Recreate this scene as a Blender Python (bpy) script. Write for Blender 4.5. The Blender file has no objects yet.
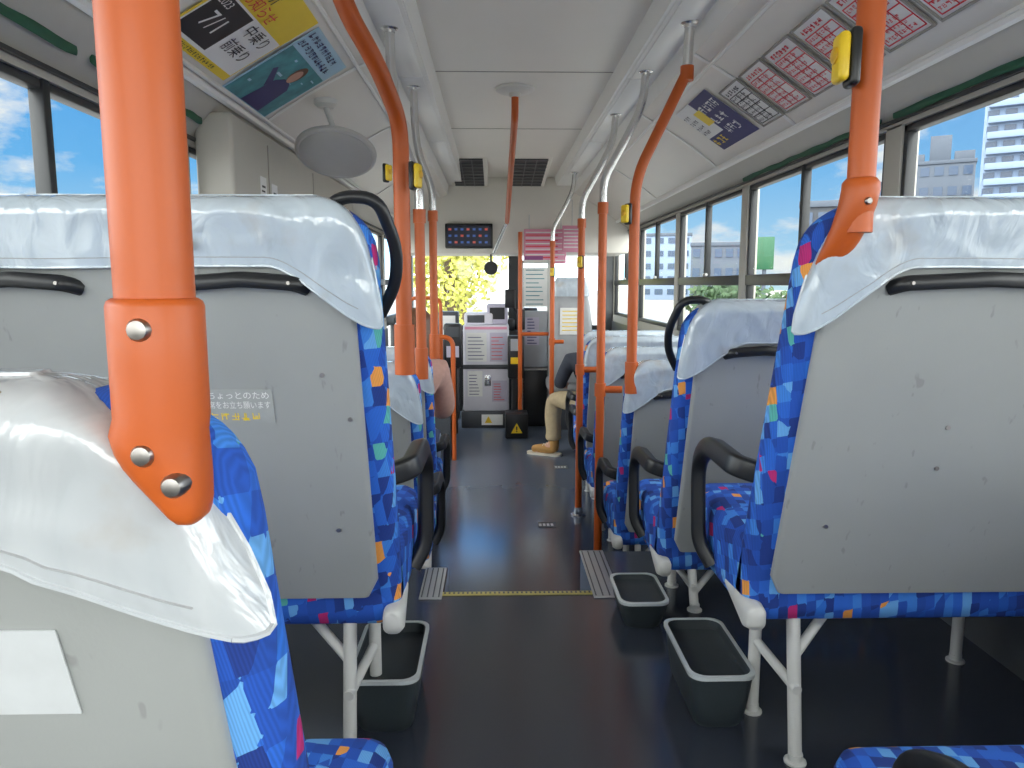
import bpy, bmesh, math, random
from mathutils import Vector, Matrix, noise
R = math.radians
random.seed(4)
scene = bpy.context.scene
COL = scene.collection
H = 1.34
F = 740.0
PITCH = math.atan(99/740); YAW = math.atan(17/740)

# ------------------------------------------------------------------ camera
cd = bpy.data.cameras.new('camera'); cam = bpy.data.objects.new('camera', cd); COL.objects.link(cam)
cam.location = (0, 0, H); cam.rotation_euler = (math.pi/2 - PITCH, 0, -YAW)
cd.sensor_width = 36; cd.lens = F/1024*36; cd.clip_start = 0.02; cd.clip_end = 500
scene.camera = cam
RM = cam.rotation_euler.to_matrix()
def P(u, v, Y):
    d = RM @ Vector(((u-512)/F, (384-v)/F, -1))
    return d*(Y/d.y) + Vector((0, 0, H))
try:
    scene.view_settings.view_transform = 'Standard'
except Exception:
    pass

# ------------------------------------------------------------------ materials
def mat(name, col, rough=.5, metal=0, nz=0.0, ns=20, bump=0, bs=60, coat=0, emit=0, spec=.5, trans=0):
    m = bpy.data.materials.new(name); m.use_nodes = True
    nt = m.node_tree; N = nt.nodes; b = N['Principled BSDF']
    b.inputs['Roughness'].default_value = rough; b.inputs['Metallic'].default_value = metal
    b.inputs['Specular IOR Level'].default_value = spec
    b.inputs['Coat Weight'].default_value = coat
    b.inputs['Transmission Weight'].default_value = trans
    tc = N.new('ShaderNodeTexCoord')
    n = N.new('ShaderNodeTexNoise'); n.inputs['Scale'].default_value = ns; n.inputs['Detail'].default_value = 4
    nt.links.new(tc.outputs['Object'], n.inputs['Vector'])
    mx = N.new('ShaderNodeMix'); mx.data_type = 'RGBA'
    k = 1-nz
    mx.inputs['A'].default_value = (col[0]*k, col[1]*k, col[2]*k, 1)
    k = 1+nz
    mx.inputs['B'].default_value = (min(1, col[0]*k), min(1, col[1]*k), min(1, col[2]*k), 1)
    nt.links.new(n.outputs['Fac'], mx.inputs['Factor'])
    nt.links.new(mx.outputs['Result'], b.inputs['Base Color'])
    if emit:
        nt.links.new(mx.outputs['Result'], b.inputs['Emission Color']); b.inputs['Emission Strength'].default_value = emit
    if bump:
        n2 = N.new('ShaderNodeTexNoise'); n2.inputs['Scale'].default_value = bs; n2.inputs['Detail'].default_value = 3
        nt.links.new(tc.outputs['Object'], n2.inputs['Vector'])
        bp = N.new('ShaderNodeBump'); bp.inputs['Strength'].default_value = bump; bp.inputs['Distance'].default_value = .01
        nt.links.new(n2.outputs['Fac'], bp.inputs['Height']); nt.links.new(bp.outputs['Normal'], b.inputs['Normal'])
    return m

def shell_mat():
    # moulded grey plastic with sparse darker scuffs
    m = mat('grey_seat_plastic', (.345, .358, .348), .36, nz=.09, ns=6, bump=.03, bs=300)
    nt = m.node_tree; N = nt.nodes; b = N['Principled BSDF']
    src = b.inputs['Base Color'].links[0].from_socket
    tc = N.new('ShaderNodeTexCoord'); mp = N.new('ShaderNodeMapping'); mp.inputs['Scale'].default_value = (1, 1, .35); mp.inputs['Rotation'].default_value = (0, .9, 0)
    nt.links.new(tc.outputs['Object'], mp.inputs['Vector'])
    n = N.new('ShaderNodeTexNoise'); n.inputs['Scale'].default_value = 55; n.inputs['Detail'].default_value = 2
    nt.links.new(mp.outputs[0], n.inputs['Vector'])
    r = N.new('ShaderNodeValToRGB'); r.color_ramp.elements[0].position = .69; r.color_ramp.elements[1].position = .75
    r.color_ramp.elements[1].color = (.40, .40, .40, 1)
    nt.links.new(n.outputs['Fac'], r.inputs['Fac'])
    mx = N.new('ShaderNodeMix'); mx.data_type = 'RGBA'; mx.inputs['B'].default_value = (.18, .18, .17, 1)
    nt.links.new(r.outputs['Color'], mx.inputs['Factor']); nt.links.new(src, mx.inputs['A']); nt.links.new(mx.outputs['Result'], b.inputs['Base Color'])
    return m

def floor_mat():
    m = mat('dark_vinyl_floor', (.023, .028, .040), .19, nz=.10, ns=9, spec=1.0)
    b = m.node_tree.nodes['Principled BSDF']
    b.inputs['Sheen Weight'].default_value = .55; b.inputs['Sheen Roughness'].default_value = .30; b.inputs['Sheen Tint'].default_value = (.62, .75, 1, 1)  # blue-tinted sheen put in to imitate daylight reflected on the far floor
    return m

def vinyl_mat(name, col, rough, grime, bump):
    # glossy bluish white vinyl with soft creases in the bump and sparse tan grime
    m = bpy.data.materials.new(name); m.use_nodes = True
    nt = m.node_tree; N = nt.nodes; b = N['Principled BSDF']
    b.inputs['Roughness'].default_value = rough; b.inputs['Coat Weight'].default_value = 1.0; b.inputs['Coat Roughness'].default_value = .05
    tc = N.new('ShaderNodeTexCoord')
    g = N.new('ShaderNodeTexNoise'); g.inputs['Scale'].default_value = 7; g.inputs['Detail'].default_value = 6
    nt.links.new(tc.outputs['Object'], g.inputs['Vector'])
    gr = N.new('ShaderNodeValToRGB'); gr.color_ramp.elements[0].position = .60; gr.color_ramp.elements[1].position = .80
    gr.color_ramp.elements[1].color = (grime, grime, grime, 1)
    nt.links.new(g.outputs['Fac'], gr.inputs['Fac'])
    mp = N.new('ShaderNodeMapping'); mp.inputs['Scale'].default_value = (1, 1, .55); mp.inputs['Rotation'].default_value = (0, .5, 0)
    nt.links.new(tc.outputs['Object'], mp.inputs['Vector'])
    c1 = N.new('ShaderNodeTexNoise'); c1.inputs['Scale'].default_value = 15; c1.inputs['Detail'].default_value = 3; c1.inputs['Distortion'].default_value = 1.5; c1.inputs['Roughness'].default_value = .4
    nt.links.new(mp.outputs[0], c1.inputs['Vector'])
    bp = N.new('ShaderNodeBump'); bp.inputs['Strength'].default_value = bump; bp.inputs['Distance'].default_value = .02
    nt.links.new(c1.outputs['Fac'], bp.inputs['Height']); nt.links.new(bp.outputs['Normal'], b.inputs['Normal']); nt.links.new(bp.outputs['Normal'], b.inputs['Coat Normal'])
    tone = N.new('ShaderNodeMix'); tone.data_type = 'RGBA'
    tone.inputs['A'].default_value = (col[0]*.76, col[1]*.80, col[2]*.84, 1); tone.inputs['B'].default_value = (col[0]*1.13, col[1]*1.13, col[2]*1.13, 1)
    nt.links.new(c1.outputs['Fac'], tone.inputs['Factor'])
    mx = N.new('ShaderNodeMix'); mx.data_type = 'RGBA'; mx.inputs['B'].default_value = (.40, .29, .18, 1)
    nt.links.new(gr.outputs['Color'], mx.inputs['Factor']); nt.links.new(tone.outputs['Result'], mx.inputs['A'])
    nt.links.new(mx.outputs['Result'], b.inputs['Base Color'])
    return m

def fabric_mat():
    m = bpy.data.materials.new('mosaic_fabric'); m.use_nodes = True
    nt = m.node_tree; N = nt.nodes; b = N['Principled BSDF']; b.inputs['Roughness'].default_value = .85
    tc = N.new('ShaderNodeTexCoord'); mp = N.new('ShaderNodeMapping')
    mp.inputs['Rotation'].default_value = (.20, .10, .16); mp.inputs['Scale'].default_value = (1.2, .8, .70)
    nt.links.new(tc.outputs['Object'], mp.inputs['Vector'])
    v = N.new('ShaderNodeTexVoronoi'); v.distance = 'CHEBYCHEV'; v.inputs['Scale'].default_value = 46; v.inputs['Randomness'].default_value = .24
    nt.links.new(mp.outputs['Vector'], v.inputs['Vector'])
    sp = N.new('ShaderNodeSeparateColor'); nt.links.new(v.outputs['Color'], sp.inputs['Color'])
    r = N.new('ShaderNodeValToRGB'); r.color_ramp.interpolation = 'CONSTANT'
    st = [(0, (.010, .04, .24)), (.18, (.014, .085, .46)), (.42, (.020, .13, .60)), (.60, (.045, .22, .70)), (.70, (.13, .38, .78)), (.80, (.012, .07, .38)),
          (.935, (.80, .33, .07)), (.957, (.015, .11, .52)), (.968, (.48, .02, .17)), (.982, (.10, .44, .40)), (.991, (.02, .15, .62))]
    e = r.color_ramp.elements
    while len(e) > 1: e.remove(e[-1])
    e[0].position = 0; e[0].color = (*st[0][1], 1)
    for p, c in st[1:]:
        q = e.new(p); q.color = (*c, 1)
    nt.links.new(sp.outputs[0], r.inputs['Fac'])
    w = N.new('ShaderNodeTexWave'); w.inputs['Scale'].default_value = 120; w.inputs['Distortion'].default_value = 1
    nt.links.new(mp.outputs['Vector'], w.inputs['Vector'])
    mr = N.new('ShaderNodeMapRange'); mr.inputs[3].default_value = .82; mr.inputs[4].default_value = 1.1
    nt.links.new(w.outputs['Fac'], mr.inputs[0])
    mx = N.new('ShaderNodeMix'); mx.data_type = 'RGBA'; mx.blend_type = 'MULTIPLY'; mx.inputs['Factor'].default_value = 1
    nt.links.new(r.outputs['Color'], mx.inputs['A']); nt.links.new(mr.outputs[0], mx.inputs['B'])
    nt.links.new(mx.outputs['Result'], b.inputs['Base Color'])
    return m

def glass_mat():
    m = bpy.data.materials.new('window_glass'); m.use_nodes = True
    nt = m.node_tree; N = nt.nodes; out = N['Material Output']
    t = N.new('ShaderNodeBsdfTransparent'); t.inputs['Color'].default_value = (.96, .985, .985, 1)
    g = N.new('ShaderNodeBsdfGlossy'); g.inputs['Roughness'].default_value = .02
    ms = N.new('ShaderNodeMixShader'); ms.inputs[0].default_value = .025
    nt.links.new(t.outputs[0], ms.inputs[1]); nt.links.new(g.outputs[0], ms.inputs[2])
    nt.links.new(ms.outputs[0], out.inputs['Surface'])
    return m

M = {}
M['fabric'] = fabric_mat(); M['glass'] = glass_mat(); M['shell'] = shell_mat(); M['floor'] = floor_mat()
M['vinyl'] = vinyl_mat('white_vinyl', (.54, .605, .66), .14, .6, .42)
M['vinyl_old'] = vinyl_mat('worn_white_vinyl', (.52, .535, .545), .22, .9, .38)
M['black'] = mat('black_plastic', (.012, .013, .015), .35, nz=.2)
M['orange'] = mat('orange_coating', (.52, .098, .011), .46, nz=.14, ns=7, bump=.03, bs=40, coat=.05)
M['chrome'] = mat('brushed_steel', (.72, .72, .72), .25, 1, nz=.05)
M['plate'] = mat('pale_ribbed_metal', (.46, .47, .48), .35, .5, nz=.08)
M['bolt'] = mat('bolt_steel', (.35, .33, .31), .35, 1, nz=.2)
M['leg'] = mat('pale_painted_metal', (.62, .62, .59), .4, nz=.06)
M['bin'] = mat('dark_bin_plastic', (.03, .04, .045), .4, nz=.15, bump=.05, bs=150)
M['binin'] = mat('bin_liner_grey', (.035, .043, .047), .5, nz=.15)
M['rim'] = mat('bin_rim', (.60, .64, .64), .35, .2, nz=.08)
M['ceil'] = mat('ceiling_panel', (.83, .80, .725), .42, nz=.03, ns=3)
M['cove'] = mat('cove_panel', (.77, .74, .67), .40, nz=.03, ns=3)
M['duct'] = mat('white_duct', (.84, .835, .80), .35, nz=.02)
M['wall'] = mat('beige_wall_panel', (.50, .48, .42), .5, nz=.04)
M['dwall'] = mat('dark_grey_wall_panel', (.09, .095, .10), .35, nz=.06)
M['frame'] = mat('dark_window_frame', (.02, .022, .024), .4, nz=.1)
M['lens'] = mat('light_lens', (.84, .84, .81), .3, nz=.01)
M['paper'] = mat('white_paper', (.80, .80, .78), .5, nz=.04)
M['gpaper'] = mat('greyed_paper', (.58, .60, .61), .5, nz=.10, ns=30)
M['tanp'] = mat('tan_tape', (.52, .40, .27), .5, nz=.15, ns=60)
M['brown'] = mat('brown_stain', (.30, .20, .11), .5, nz=.25, ns=80)
M['stitch'] = mat('grey_stitching', (.36, .37, .38), .6, nz=.2, ns=200)
M['dpaper'] = mat('lilac_paper', (.50, .47, .58), .5, nz=.06)
M['yel'] = mat('yellow_ink', (.85, .62, .04), .5, nz=.03)
M['yelp'] = mat('yellow_plastic', (.85, .58, .02), .35, nz=.05)
M['yeld'] = mat('deep_yellow_plastic', (.70, .40, .02), .35, nz=.05)
M['strip'] = mat('worn_dull_yellow_strip', (.50, .42, .14), .5, nz=.2)
M['blk'] = mat('black_ink', (.02, .02, .025), .5, nz=.05)
M['red'] = mat('red_ink', (.70, .03, .045), .5, nz=.05)
M['navy'] = mat('navy_ink', (.03, .03, .14), .5, nz=.05)
M['sky'] = mat('pale_blue_ink', (.40, .62, .76), .5, nz=.2, ns=9)
M['teal'] = mat('green_blue_ink', (.06, .27, .30), .5, nz=.8, ns=14)
M['pink'] = mat('pink_ink', (.72, .30, .42), .5, nz=.05)
M['green'] = mat('green_webbing', (.018, .10, .05), .7, nz=.15)
M['mirror'] = mat('mirror_back', (.44, .43, .40), .4, nz=.05)
M['mirrim'] = mat('pale_mount_plastic', (.70, .69, .64), .35, nz=.04)
M['mrim2'] = mat('mirror_rim', (.50, .49, .455), .35, nz=.04)
M['seam'] = mat('taupe_seam', (.33, .31, .27), .6, nz=.05)  # plain brown-grey of panel seams and sheet frames
M['mirg'] = mat('mirror_glass', (.8, .8, .8), .03, 1)
M['skin'] = mat('skin', (.55, .31, .22), .5, nz=.06)
M['hair'] = mat('dark_hair', (.03, .018, .012), .5, nz=.3, ns=80)
M['hairb'] = mat('brown_hair', (.16, .075, .04), .45, nz=.3, ns=80)
M['khaki'] = mat('khaki_cotton', (.46, .36, .22), .8, nz=.16, ns=30, bump=.6, bs=14)
M['tan'] = mat('tan_suede', (.46, .25, .08), .8, nz=.15)
M['sole'] = mat('pale_rubber', (.65, .60, .50), .6, nz=.05)
M['jacket'] = mat('dark_jacket', (.03, .035, .05), .8, nz=.2)
M['rose'] = mat('dusty_pink_knit', (.50, .30, .25), .85, nz=.15, ns=60)
M['jean'] = mat('pale_denim', (.18, .22, .32), .8, nz=.15)
M['lgrey'] = mat('pale_lilac_grey_paint', (.68, .67, .74), .4, nz=.05)
M['pgrey'] = mat('partition_grey_paint', (.40, .42, .45), .4, nz=.05)
M['dseat'] = mat('grey_driver_seat_cloth', (.36, .37, .385), .7, nz=.1)
M['dgrey'] = mat('dark_grey_paint', (.06, .065, .075), .4, nz=.1)
M['leaf'] = mat('yellow_green_leaves', (.42, .42, .08), .7, nz=.6, ns=2)  # yellow-green is the foliage's own colour
M['leafd'] = mat('deep_green_leaves', (.025, .06, .018), .7, nz=.5, ns=2)
M['bark'] = mat('bark', (.10, .07, .045), .9, nz=.3)
M['road'] = mat('pale_concrete', (.24, .235, .225), .9, nz=.2, ns=3)
M['bwhite'] = mat('pale_blue_white_render', (.16, .215, .31), .8, nz=.04)
M['bgrey'] = mat('grey_render', (.062, .078, .105), .8, nz=.05)
M['bdark'] = mat('dark_cladding', (.025, .03, .04), .7, nz=.1)
M['bred'] = mat('brick_render', (.13, .045, .03), .8, nz=.1)
M['bwin'] = mat('far_window', (.022, .045, .09), .25, nz=.2)
M['signg'] = mat('green_sign', (.010, .08, .035), .5, nz=.05)
M['truck'] = mat('white_truck_paint', (.55, .56, .58), .4, nz=.04)
M['led'] = mat('display_screen', (.015, .02, .05), .25, nz=.2)
M['ledb'] = mat('lit_blue_digits', (.05, .12, .40), .4, emit=.35)
M['ledr'] = mat('lit_red_digits', (.55, .10, .08), .4, emit=.35)
M['clear'] = mat('clear_sticker', (.395, .41, .40), .25, nz=.10, ns=60)
M['purple'] = mat('purple_ink', (.25, .05, .2), .3)

# ------------------------------------------------------------------ mesh helpers
def rrect(hw, ht, r, nl=16, ns=3, nc=4):
    r = max(.0005, min(r, hw*.98, ht*.98)); a = hw-r; b = ht-r; out = []
    def side(x0, y0, x1, y1, n):
        for i in range(n): out.append((x0+(x1-x0)*i/n, y0+(y1-y0)*i/n))
    def arc(cx, cy, a0):
        for i in range(nc):
            t = R(a0+90*i/nc); out.append((cx+r*math.cos(t), cy+r*math.sin(t)))
    side(-a, -ht, a, -ht, nl); arc(a, -b, -90); side(hw, -b, hw, b, ns); arc(a, b, 0)
    side(a, ht, -a, ht, nl); arc(-a, b, 90); side(-hw, b, -hw, -b, ns); arc(-a, -b, 180)
    return out

def fillet(pts, rad, n=6):
    pts = [Vector(p) for p in pts]; out = [pts[0]]
    for i in range(1, len(pts)-1):
        a, p, c = pts[i-1], pts[i], pts[i+1]
        d0 = (a-p); d1 = (c-p)
        r = min(rad, d0.length*.48, d1.length*.48)
        s = p+d0.normalized()*r; e = p+d1.normalized()*r
        for k in range(n+1):
            t = k/n; out.append(s*(1-t)**2+p*2*t*(1-t)+e*t*t)
    out.append(pts[-1]); return out

class MB:
    def __init__(self): self.bm = bmesh.new()
    def box(self, x0, x1, y0, y1, z0, z1, bev=0, seg=2, mx=None):
        t = bmesh.new(); bmesh.ops.create_cube(t, size=1)
        for v in t.verts: v.co = Vector((x0+(x1-x0)*(v.co.x+.5), y0+(y1-y0)*(v.co.y+.5), z0+(z1-z0)*(v.co.z+.5)))
        if bev: bmesh.ops.bevel(t, geom=list(t.edges), offset=bev, segments=seg, profile=.5, affect='EDGES')
        if mx is not None: t.transform(mx)
        me = bpy.data.meshes.new('tmp'); t.to_mesh(me); t.free(); self.bm.from_mesh(me); bpy.data.meshes.remove(me); return self
    def loft(self, rings, c0=True, c1=True):
        rs = [[self.bm.verts.new(p) for p in r] for r in rings]; n = len(rs[0])
        for a, b in zip(rs[:-1], rs[1:]):
            for i in range(n):
                j = (i+1) % n; self.bm.faces.new((a[i], a[j], b[j], b[i]))
        if c0: self.bm.faces.new(list(reversed(rs[0])))
        if c1: self.bm.faces.new(rs[-1])
        return self
    def tube(self, pts, r, n=12, flat=1.0, up=None, sec=None):
        pts = [Vector(p) for p in pts]; rings = []; k = len(pts)
        rr = r if isinstance(r, (list, tuple)) else [r]*k
        t = (pts[1]-pts[0]).normalized()
        ref = Vector(up) if up else (Vector((0, 0, 1)) if abs(t.z) < .9 else Vector((1, 0, 0)))
        nx = (ref-t*ref.dot(t)).normalized()
        for i, p in enumerate(pts):
            if i == 0: t = pts[1]-pts[0]
            elif i == k-1: t = pts[-1]-pts[-2]
            else: t = (pts[i+1]-p).normalized()+(p-pts[i-1]).normalized()
            t.normalize(); nx = (nx-t*nx.dot(t)).normalized(); ny = t.cross(nx)
            if sec: rings.append([p+nx*a+ny*b for a, b in sec])
            else: rings.append([p+nx*math.cos(2*math.pi*j/n)*rr[i]+ny*math.sin(2*math.pi*j/n)*rr[i]*flat for j in range(n)])
        return self.loft(rings)
    def lathe(self, prof, n=24, mx=None):
        mx = mx or Matrix.Identity(4)
        rings = [[mx @ Vector((max(r, .0004)*math.cos(2*math.pi*j/n), max(r, .0004)*math.sin(2*math.pi*j/n), z)) for j in range(n)] for r, z in prof]
        return self.loft(rings)
    def poly(self, pts):
        self.bm.faces.new([self.bm.verts.new(Vector(p)) for p in pts]); return self
    def build(self, name, m, parent=None, ang=38):
        bmesh.ops.recalc_face_normals(self.bm, faces=list(self.bm.faces))
        me = bpy.data.meshes.new(name); self.bm.to_mesh(me); self.bm.free()
        me.materials.append(m)
        for p in me.polygons: p.use_smooth = True
        me.set_sharp_from_angle(angle=R(ang))
        o = bpy.data.objects.new(name, me); COL.objects.link(o)
        if parent: o.parent = parent
        return o

def tag(o, label, cat, group=None):
    o['label'] = label; o['category'] = cat
    if group: o['group'] = group
    return o
def empty(name, loc, label, cat, group=None, rz=0):
    o = bpy.data.objects.new(name, None); o.empty_display_size = .05; COL.objects.link(o)
    o.location = loc; o.rotation_euler = (0, 0, rz); return tag(o, label, cat, group)
def struct(o): o['kind'] = 'structure'; return o
def copy_tree(o, loc, label):
    r = o.copy(); COL.objects.link(r); r.location = loc; r['label'] = label
    for ch in list(o.children):
        c = ch.copy(); COL.objects.link(c); c.parent = r
        for g in list(ch.children):
            d = g.copy(); COL.objects.link(d); d.parent = c
    return r
def lettering(body, size, m, parent, x, y, z=.0025, align='LEFT', sx=1.0, name='lettering'):
    c = bpy.data.curves.new('t', 'FONT'); c.body = body; c.size = size; c.align_x = align; c.align_y = 'CENTER'
    o = bpy.data.objects.new('t', c); COL.objects.link(o)
    dg = bpy.context.evaluated_depsgraph_get(); dg.update()
    me = bpy.data.meshes.new_from_object(o.evaluated_get(dg))
    bpy.data.objects.remove(o); bpy.data.curves.remove(c)
    me.materials.clear(); me.materials.append(m)
    t = bpy.data.objects.new(name, me); COL.objects.link(t); t.parent = parent; t.location = (x, y, z); t.scale = (sx, 1, 1)
    return t
def sheet(name, label, cat, c, xd, yd, w, h, m, group=None, th=.0015):
    mb = MB().box(-w/2, w/2, -h/2, h/2, -th, 0); o = mb.build(name, m)
    xd = Vector(xd).normalized(); yd = Vector(yd); yd = (yd-xd*yd.dot(xd)).normalized(); zd = xd.cross(yd)
    mw = Matrix((xd, yd, zd)).transposed().to_4x4(); mw.translation = Vector(c); o.matrix_world = mw
    if label: tag(o, label, cat, group)
    return o
def patch(parent, name, x0, x1, y0, y1, m, z=.001):
    return MB().box(x0, x1, y0, y1, z-.0006, z+.0002).build(name, m, parent)
def lines(parent, x0, x1, y0, y1, rows, m, z=.0016, fill=.55, name='text_lines', wt=.055):
    mb = MB(); hh = (y1-y0)/rows
    for i in range(rows):
        y = y1-hh*(i+.5); x = x0; s = hh*fill
        end = x1-random.random()*.25*(x1-x0)
        while x < end-s:
            for _ in range(3):
                a = random.uniform(0, .4)*s; b = random.uniform(.6, 1)*s
                yy = y+random.uniform(-.45, .45)*s
                mb.poly([(x+a, yy-s*wt, z), (x+b, yy-s*wt, z), (x+b, yy+s*wt, z), (x+a, yy+s*wt, z)])
            for _ in range(2):
                xx = x+random.uniform(.1, .9)*s; q = random.uniform(.25, .5)
                mb.poly([(xx-s*wt, y-s*q, z), (xx+s*wt, y-s*q, z), (xx+s*wt, y+s*.45, z), (xx-s*wt, y+s*.45, z)])
            x += s*1.15
    return mb.build(name, m, parent)

# ------------------------------------------------------------------ setting
XL, XR, CX = -.99, 1.29, .15
ZR = .39          # raised rear floor
fl = MB()
fl.box(XL-.05, XR+.05, -1.1, 2.2, -.1, ZR)
fl.box(XL-.05, -.16, 2.2, 2.40, -.1, ZR); fl.box(.305, XR+.05, 2.2, 2.55, -.1, ZR)
fl.box(-.16, .305, 2.2, 2.50, -.1, .2)
fl.box(XL-.05, XR+.05, 2.2, 8.3, -.1, 0)
struct(fl.build('floor', M['floor']))
WTS = {-1: 1.79, 1: 1.84}; WB = 1.02
pill = [-.40, 1.02, 2.45, 3.88, 5.30, 6.73, 8.1]
DOORS = ((4.35, 5.28), (6.80, 8.05))        # glazed leaves in the left wall
for side, x, s in (('left', XL, -1), ('right', XR, 1)):
    WT = WTS[s]
    a, b = (x-.06, x) if s < 0 else (x, x+.06)
    spans = [(-1.1, 8.3)] if s > 0 else [(-1.1, DOORS[0][0]), (DOORS[0][1], DOORS[1][0]), (DOORS[1][1], 8.3)]
    mb = MB()
    lo = MB()
    for y0, y1 in spans:
        mb.box(a, b, y0, y1, -.1, WB)
        lo.box(min(x, x-s*.012), max(x, x-s*.012), y0 if y0 > 0 else -1.0, min(y1, 8.1), 0, .95, .003)
    mb.box(a, b, -1.1, 8.3, WT, 2.0)
    for y in [-1.0]+pill: mb.box(a, b, y-.05, y+.05, WB-.01, WT+.01, .004)
    struct(mb.build('wall_'+side, M['wall']))
    struct(lo.build('trim_'+('1' if s < 0 else '2'), M['dwall']))
for i, (y0, y1) in enumerate(DOORS):
    x = XL-.03; ym = (y0+y1)/2
    w = MB().box(x-.02, x+.02, y0, y1, .0, .10, .004).box(x-.02, x+.02, y0, y1, .96, 1.03, .004)
    for y in (y0+.02, ym-.02, ym+.02, y1-.02): w.box(x-.02, x+.02, y-.02, y+.02, .0, 1.03, .004)
    o = struct(w.build('door_%d' % (i+1), M['frame']))
    MB().box(x-.003, x+.003, y0+.02, y1-.02, .08, .98).build('pane', M['glass'], o)
wn = 1
for side, x, s in (('left', XL, -1), ('right', XR, 1)):
    WT = WTS[s]
    for y0, y1 in zip(pill[:-1], pill[1:]):
        xo = x+s*.025
        w = MB()
        ya, yb = y0+.05, y1-.05; ym = (ya+yb)/2
        def fb(y0_, y1_, z0_, z1_, dx=0.0, t=.018): w.box(xo-t+dx, xo+t+dx, y0_, y1_, z0_, z1_, .004)
        fb(ya, yb, WB, WB+.03); fb(ya, yb, WT-.022, WT); fb(ya, ya+.022, WB, WT); fb(yb-.022, yb, WB, WT)
        fb(ya, yb, 1.338, 1.392, -s*.006); fb(ym-.014, ym+.014, 1.36, WT, -s*.006)
        o = struct(w.build('window_%d' % wn, M['frame']))
        MB().box(xo-.003, xo+.003, ya+.02, yb-.02, WB+.02, WT-.015).build('pane', M['glass'], o)
        MB().box(xo-s*.035-.008, xo-s*.035+.008, ym-.09, ym-.03, 1.392, 1.41, .004).build('sash_latch', M['leg'], o)
        wn += 1
# rear wall with window
mb = MB().box(XL, XR, -1.1, -1.04, -.1, 1.05).box(XL, XR, -1.1, -1.04, 1.95, 2.45).box(XL, XL+.12, -1.1, -1.04, 1.0, 2.0).box(XR-.12, XR, -1.1, -1.04, 1.0, 2.0)
struct(mb.build('wall_back', M['wall']))
o = struct(MB().box(XL+.1, XR-.1, -1.09, -1.05, 1.03, 1.08, .004).box(XL+.1, XR-.1, -1.09, -1.05, 1.92, 1.97, .004).build('window_%d' % wn, M['frame'])); wn += 1
MB().box(XL+.11, XR-.11, -1.073, -1.067, 1.06, 1.94).build('pane', M['glass'], o)
# ceiling
CT = 2.35
CL = ((-.45, 2.185), (-.88, 1.945)); CR = ((.76, 2.21), (1.17, 1.945))
KL, KR = .52/.43, .51/.41
def extr(prof, y0, y1, th=.03):
    mb = MB()
    for (a, b) in zip(prof[:-1], prof[1:]):
        mb.loft([[(a[0], y, a[1]), (b[0], y, b[1]), (b[0], y, b[1]+th), (a[0], y, a[1]+th)] for y in (y0, y1)])
    return mb
struct(extr([(-.28, CT), (.57, CT)], -1.1, 8.3).build('ceiling', M['ceil']))
struct(extr([CL[0], (-.435, 2.275), (-.30, 2.275), (-.28, CT)], -1.1, 7.2).build('trim_3', M['duct']))
struct(extr([(.57, CT), (.59, 2.275), (.74, 2.275), CR[0]], -1.1, 7.2).build('trim_4', M['duct']))
BUL = .012
def cove(a, b):
    dx, dz = b[0]-a[0], b[1]-a[1]; l = math.hypot(dx, dz); nx, nz = -dz/l, dx/l
    if nz < 0: nx, nz = -nx, -nz
    return [(a[0]+dx*t+nx*math.sin(t*math.pi)*BUL, a[1]+dz*t+nz*math.sin(t*math.pi)*BUL) for t in [i/8 for i in range(9)]]
struct(extr(cove(*CL), -1.1, 8.3).build('trim_5', M['cove']))
struct(extr(cove(*CR), -1.1, 8.3).build('trim_6', M['cove']))
def covept(side, t, off=.004):
    a, b = CL if side < 0 else CR
    t *= KL if side < 0 else KR
    dx, dz = b[0]-a[0], b[1]-a[1]; l = math.hypot(dx, dz); nx, nz = -dz/l, dx/l
    if nz < 0: nx, nz = -nx, -nz
    k = math.sin(min(1, t)*math.pi)*BUL-off
    return Vector((a[0]+dx*t+nx*k, 0, a[1]+dz*t+nz*k))
tn = 7
for side, bx, wx, zz in ((-1, -.88, -.99, 1.82), (1, 1.17, 1.29, 1.868)):
    # header panel between cove and window, with a rail along its upper edge
    struct(extr([(bx, 1.945), (wx, zz)], -1.1, 8.3).build('trim_%d' % tn, M['wall'])); tn += 1
    struct(MB().tube([(bx, -1.0, 1.938), (bx, 8.0, 1.938)], .015, 8).build('trim_%d' % tn, M['duct'])); tn += 1
    p = covept(side, .79, .004); q = covept(side, .12, .004)
    mb = MB().tube([(p.x, -1, p.z), (p.x, 7.0, p.z)], .008, 6).tube([(q.x, -1, q.z), (q.x, 7.0, q.z)], .008, 6)
    struct(mb.build('trim_%d' % tn, M['duct'])); tn += 1
    mb = MB().box(wx-side*.010-.006, wx-side*.010+.006, -1.0, 8.0, zz-.014, zz-.004)
    struct(mb.build('trim_%d' % tn, M['frame'])); tn += 1
for y in (1.55, 2.6, 3.7, 5.0):
    struct(MB().box(-.28, .57, y-.004, y+.004, CT-.002, CT+.004).build('trim_%d' % tn, M['seam'])); tn += 1
for y in (1.1, 2.93, 3.95, 5.4):
    mb = MB()
    for side in (-1, 1):
        K = KL if side < 0 else KR
        for i in range(8):
            a = covept(side, i/8/K, .002); b = covept(side, (i+1)/8/K, .002)
            mb.loft([[(a.x, y-.012, a.z), (a.x, y+.012, a.z), (a.x, y+.012, a.z-.004), (a.x, y-.012, a.z-.004)], [(b.x, y-.012, b.z), (b.x, y+.012, b.z), (b.x, y+.012, b.z-.004), (b.x, y-.012, b.z-.004)]])
    struct(mb.build('trim_%d' % tn, M['duct'])); tn += 1
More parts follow.
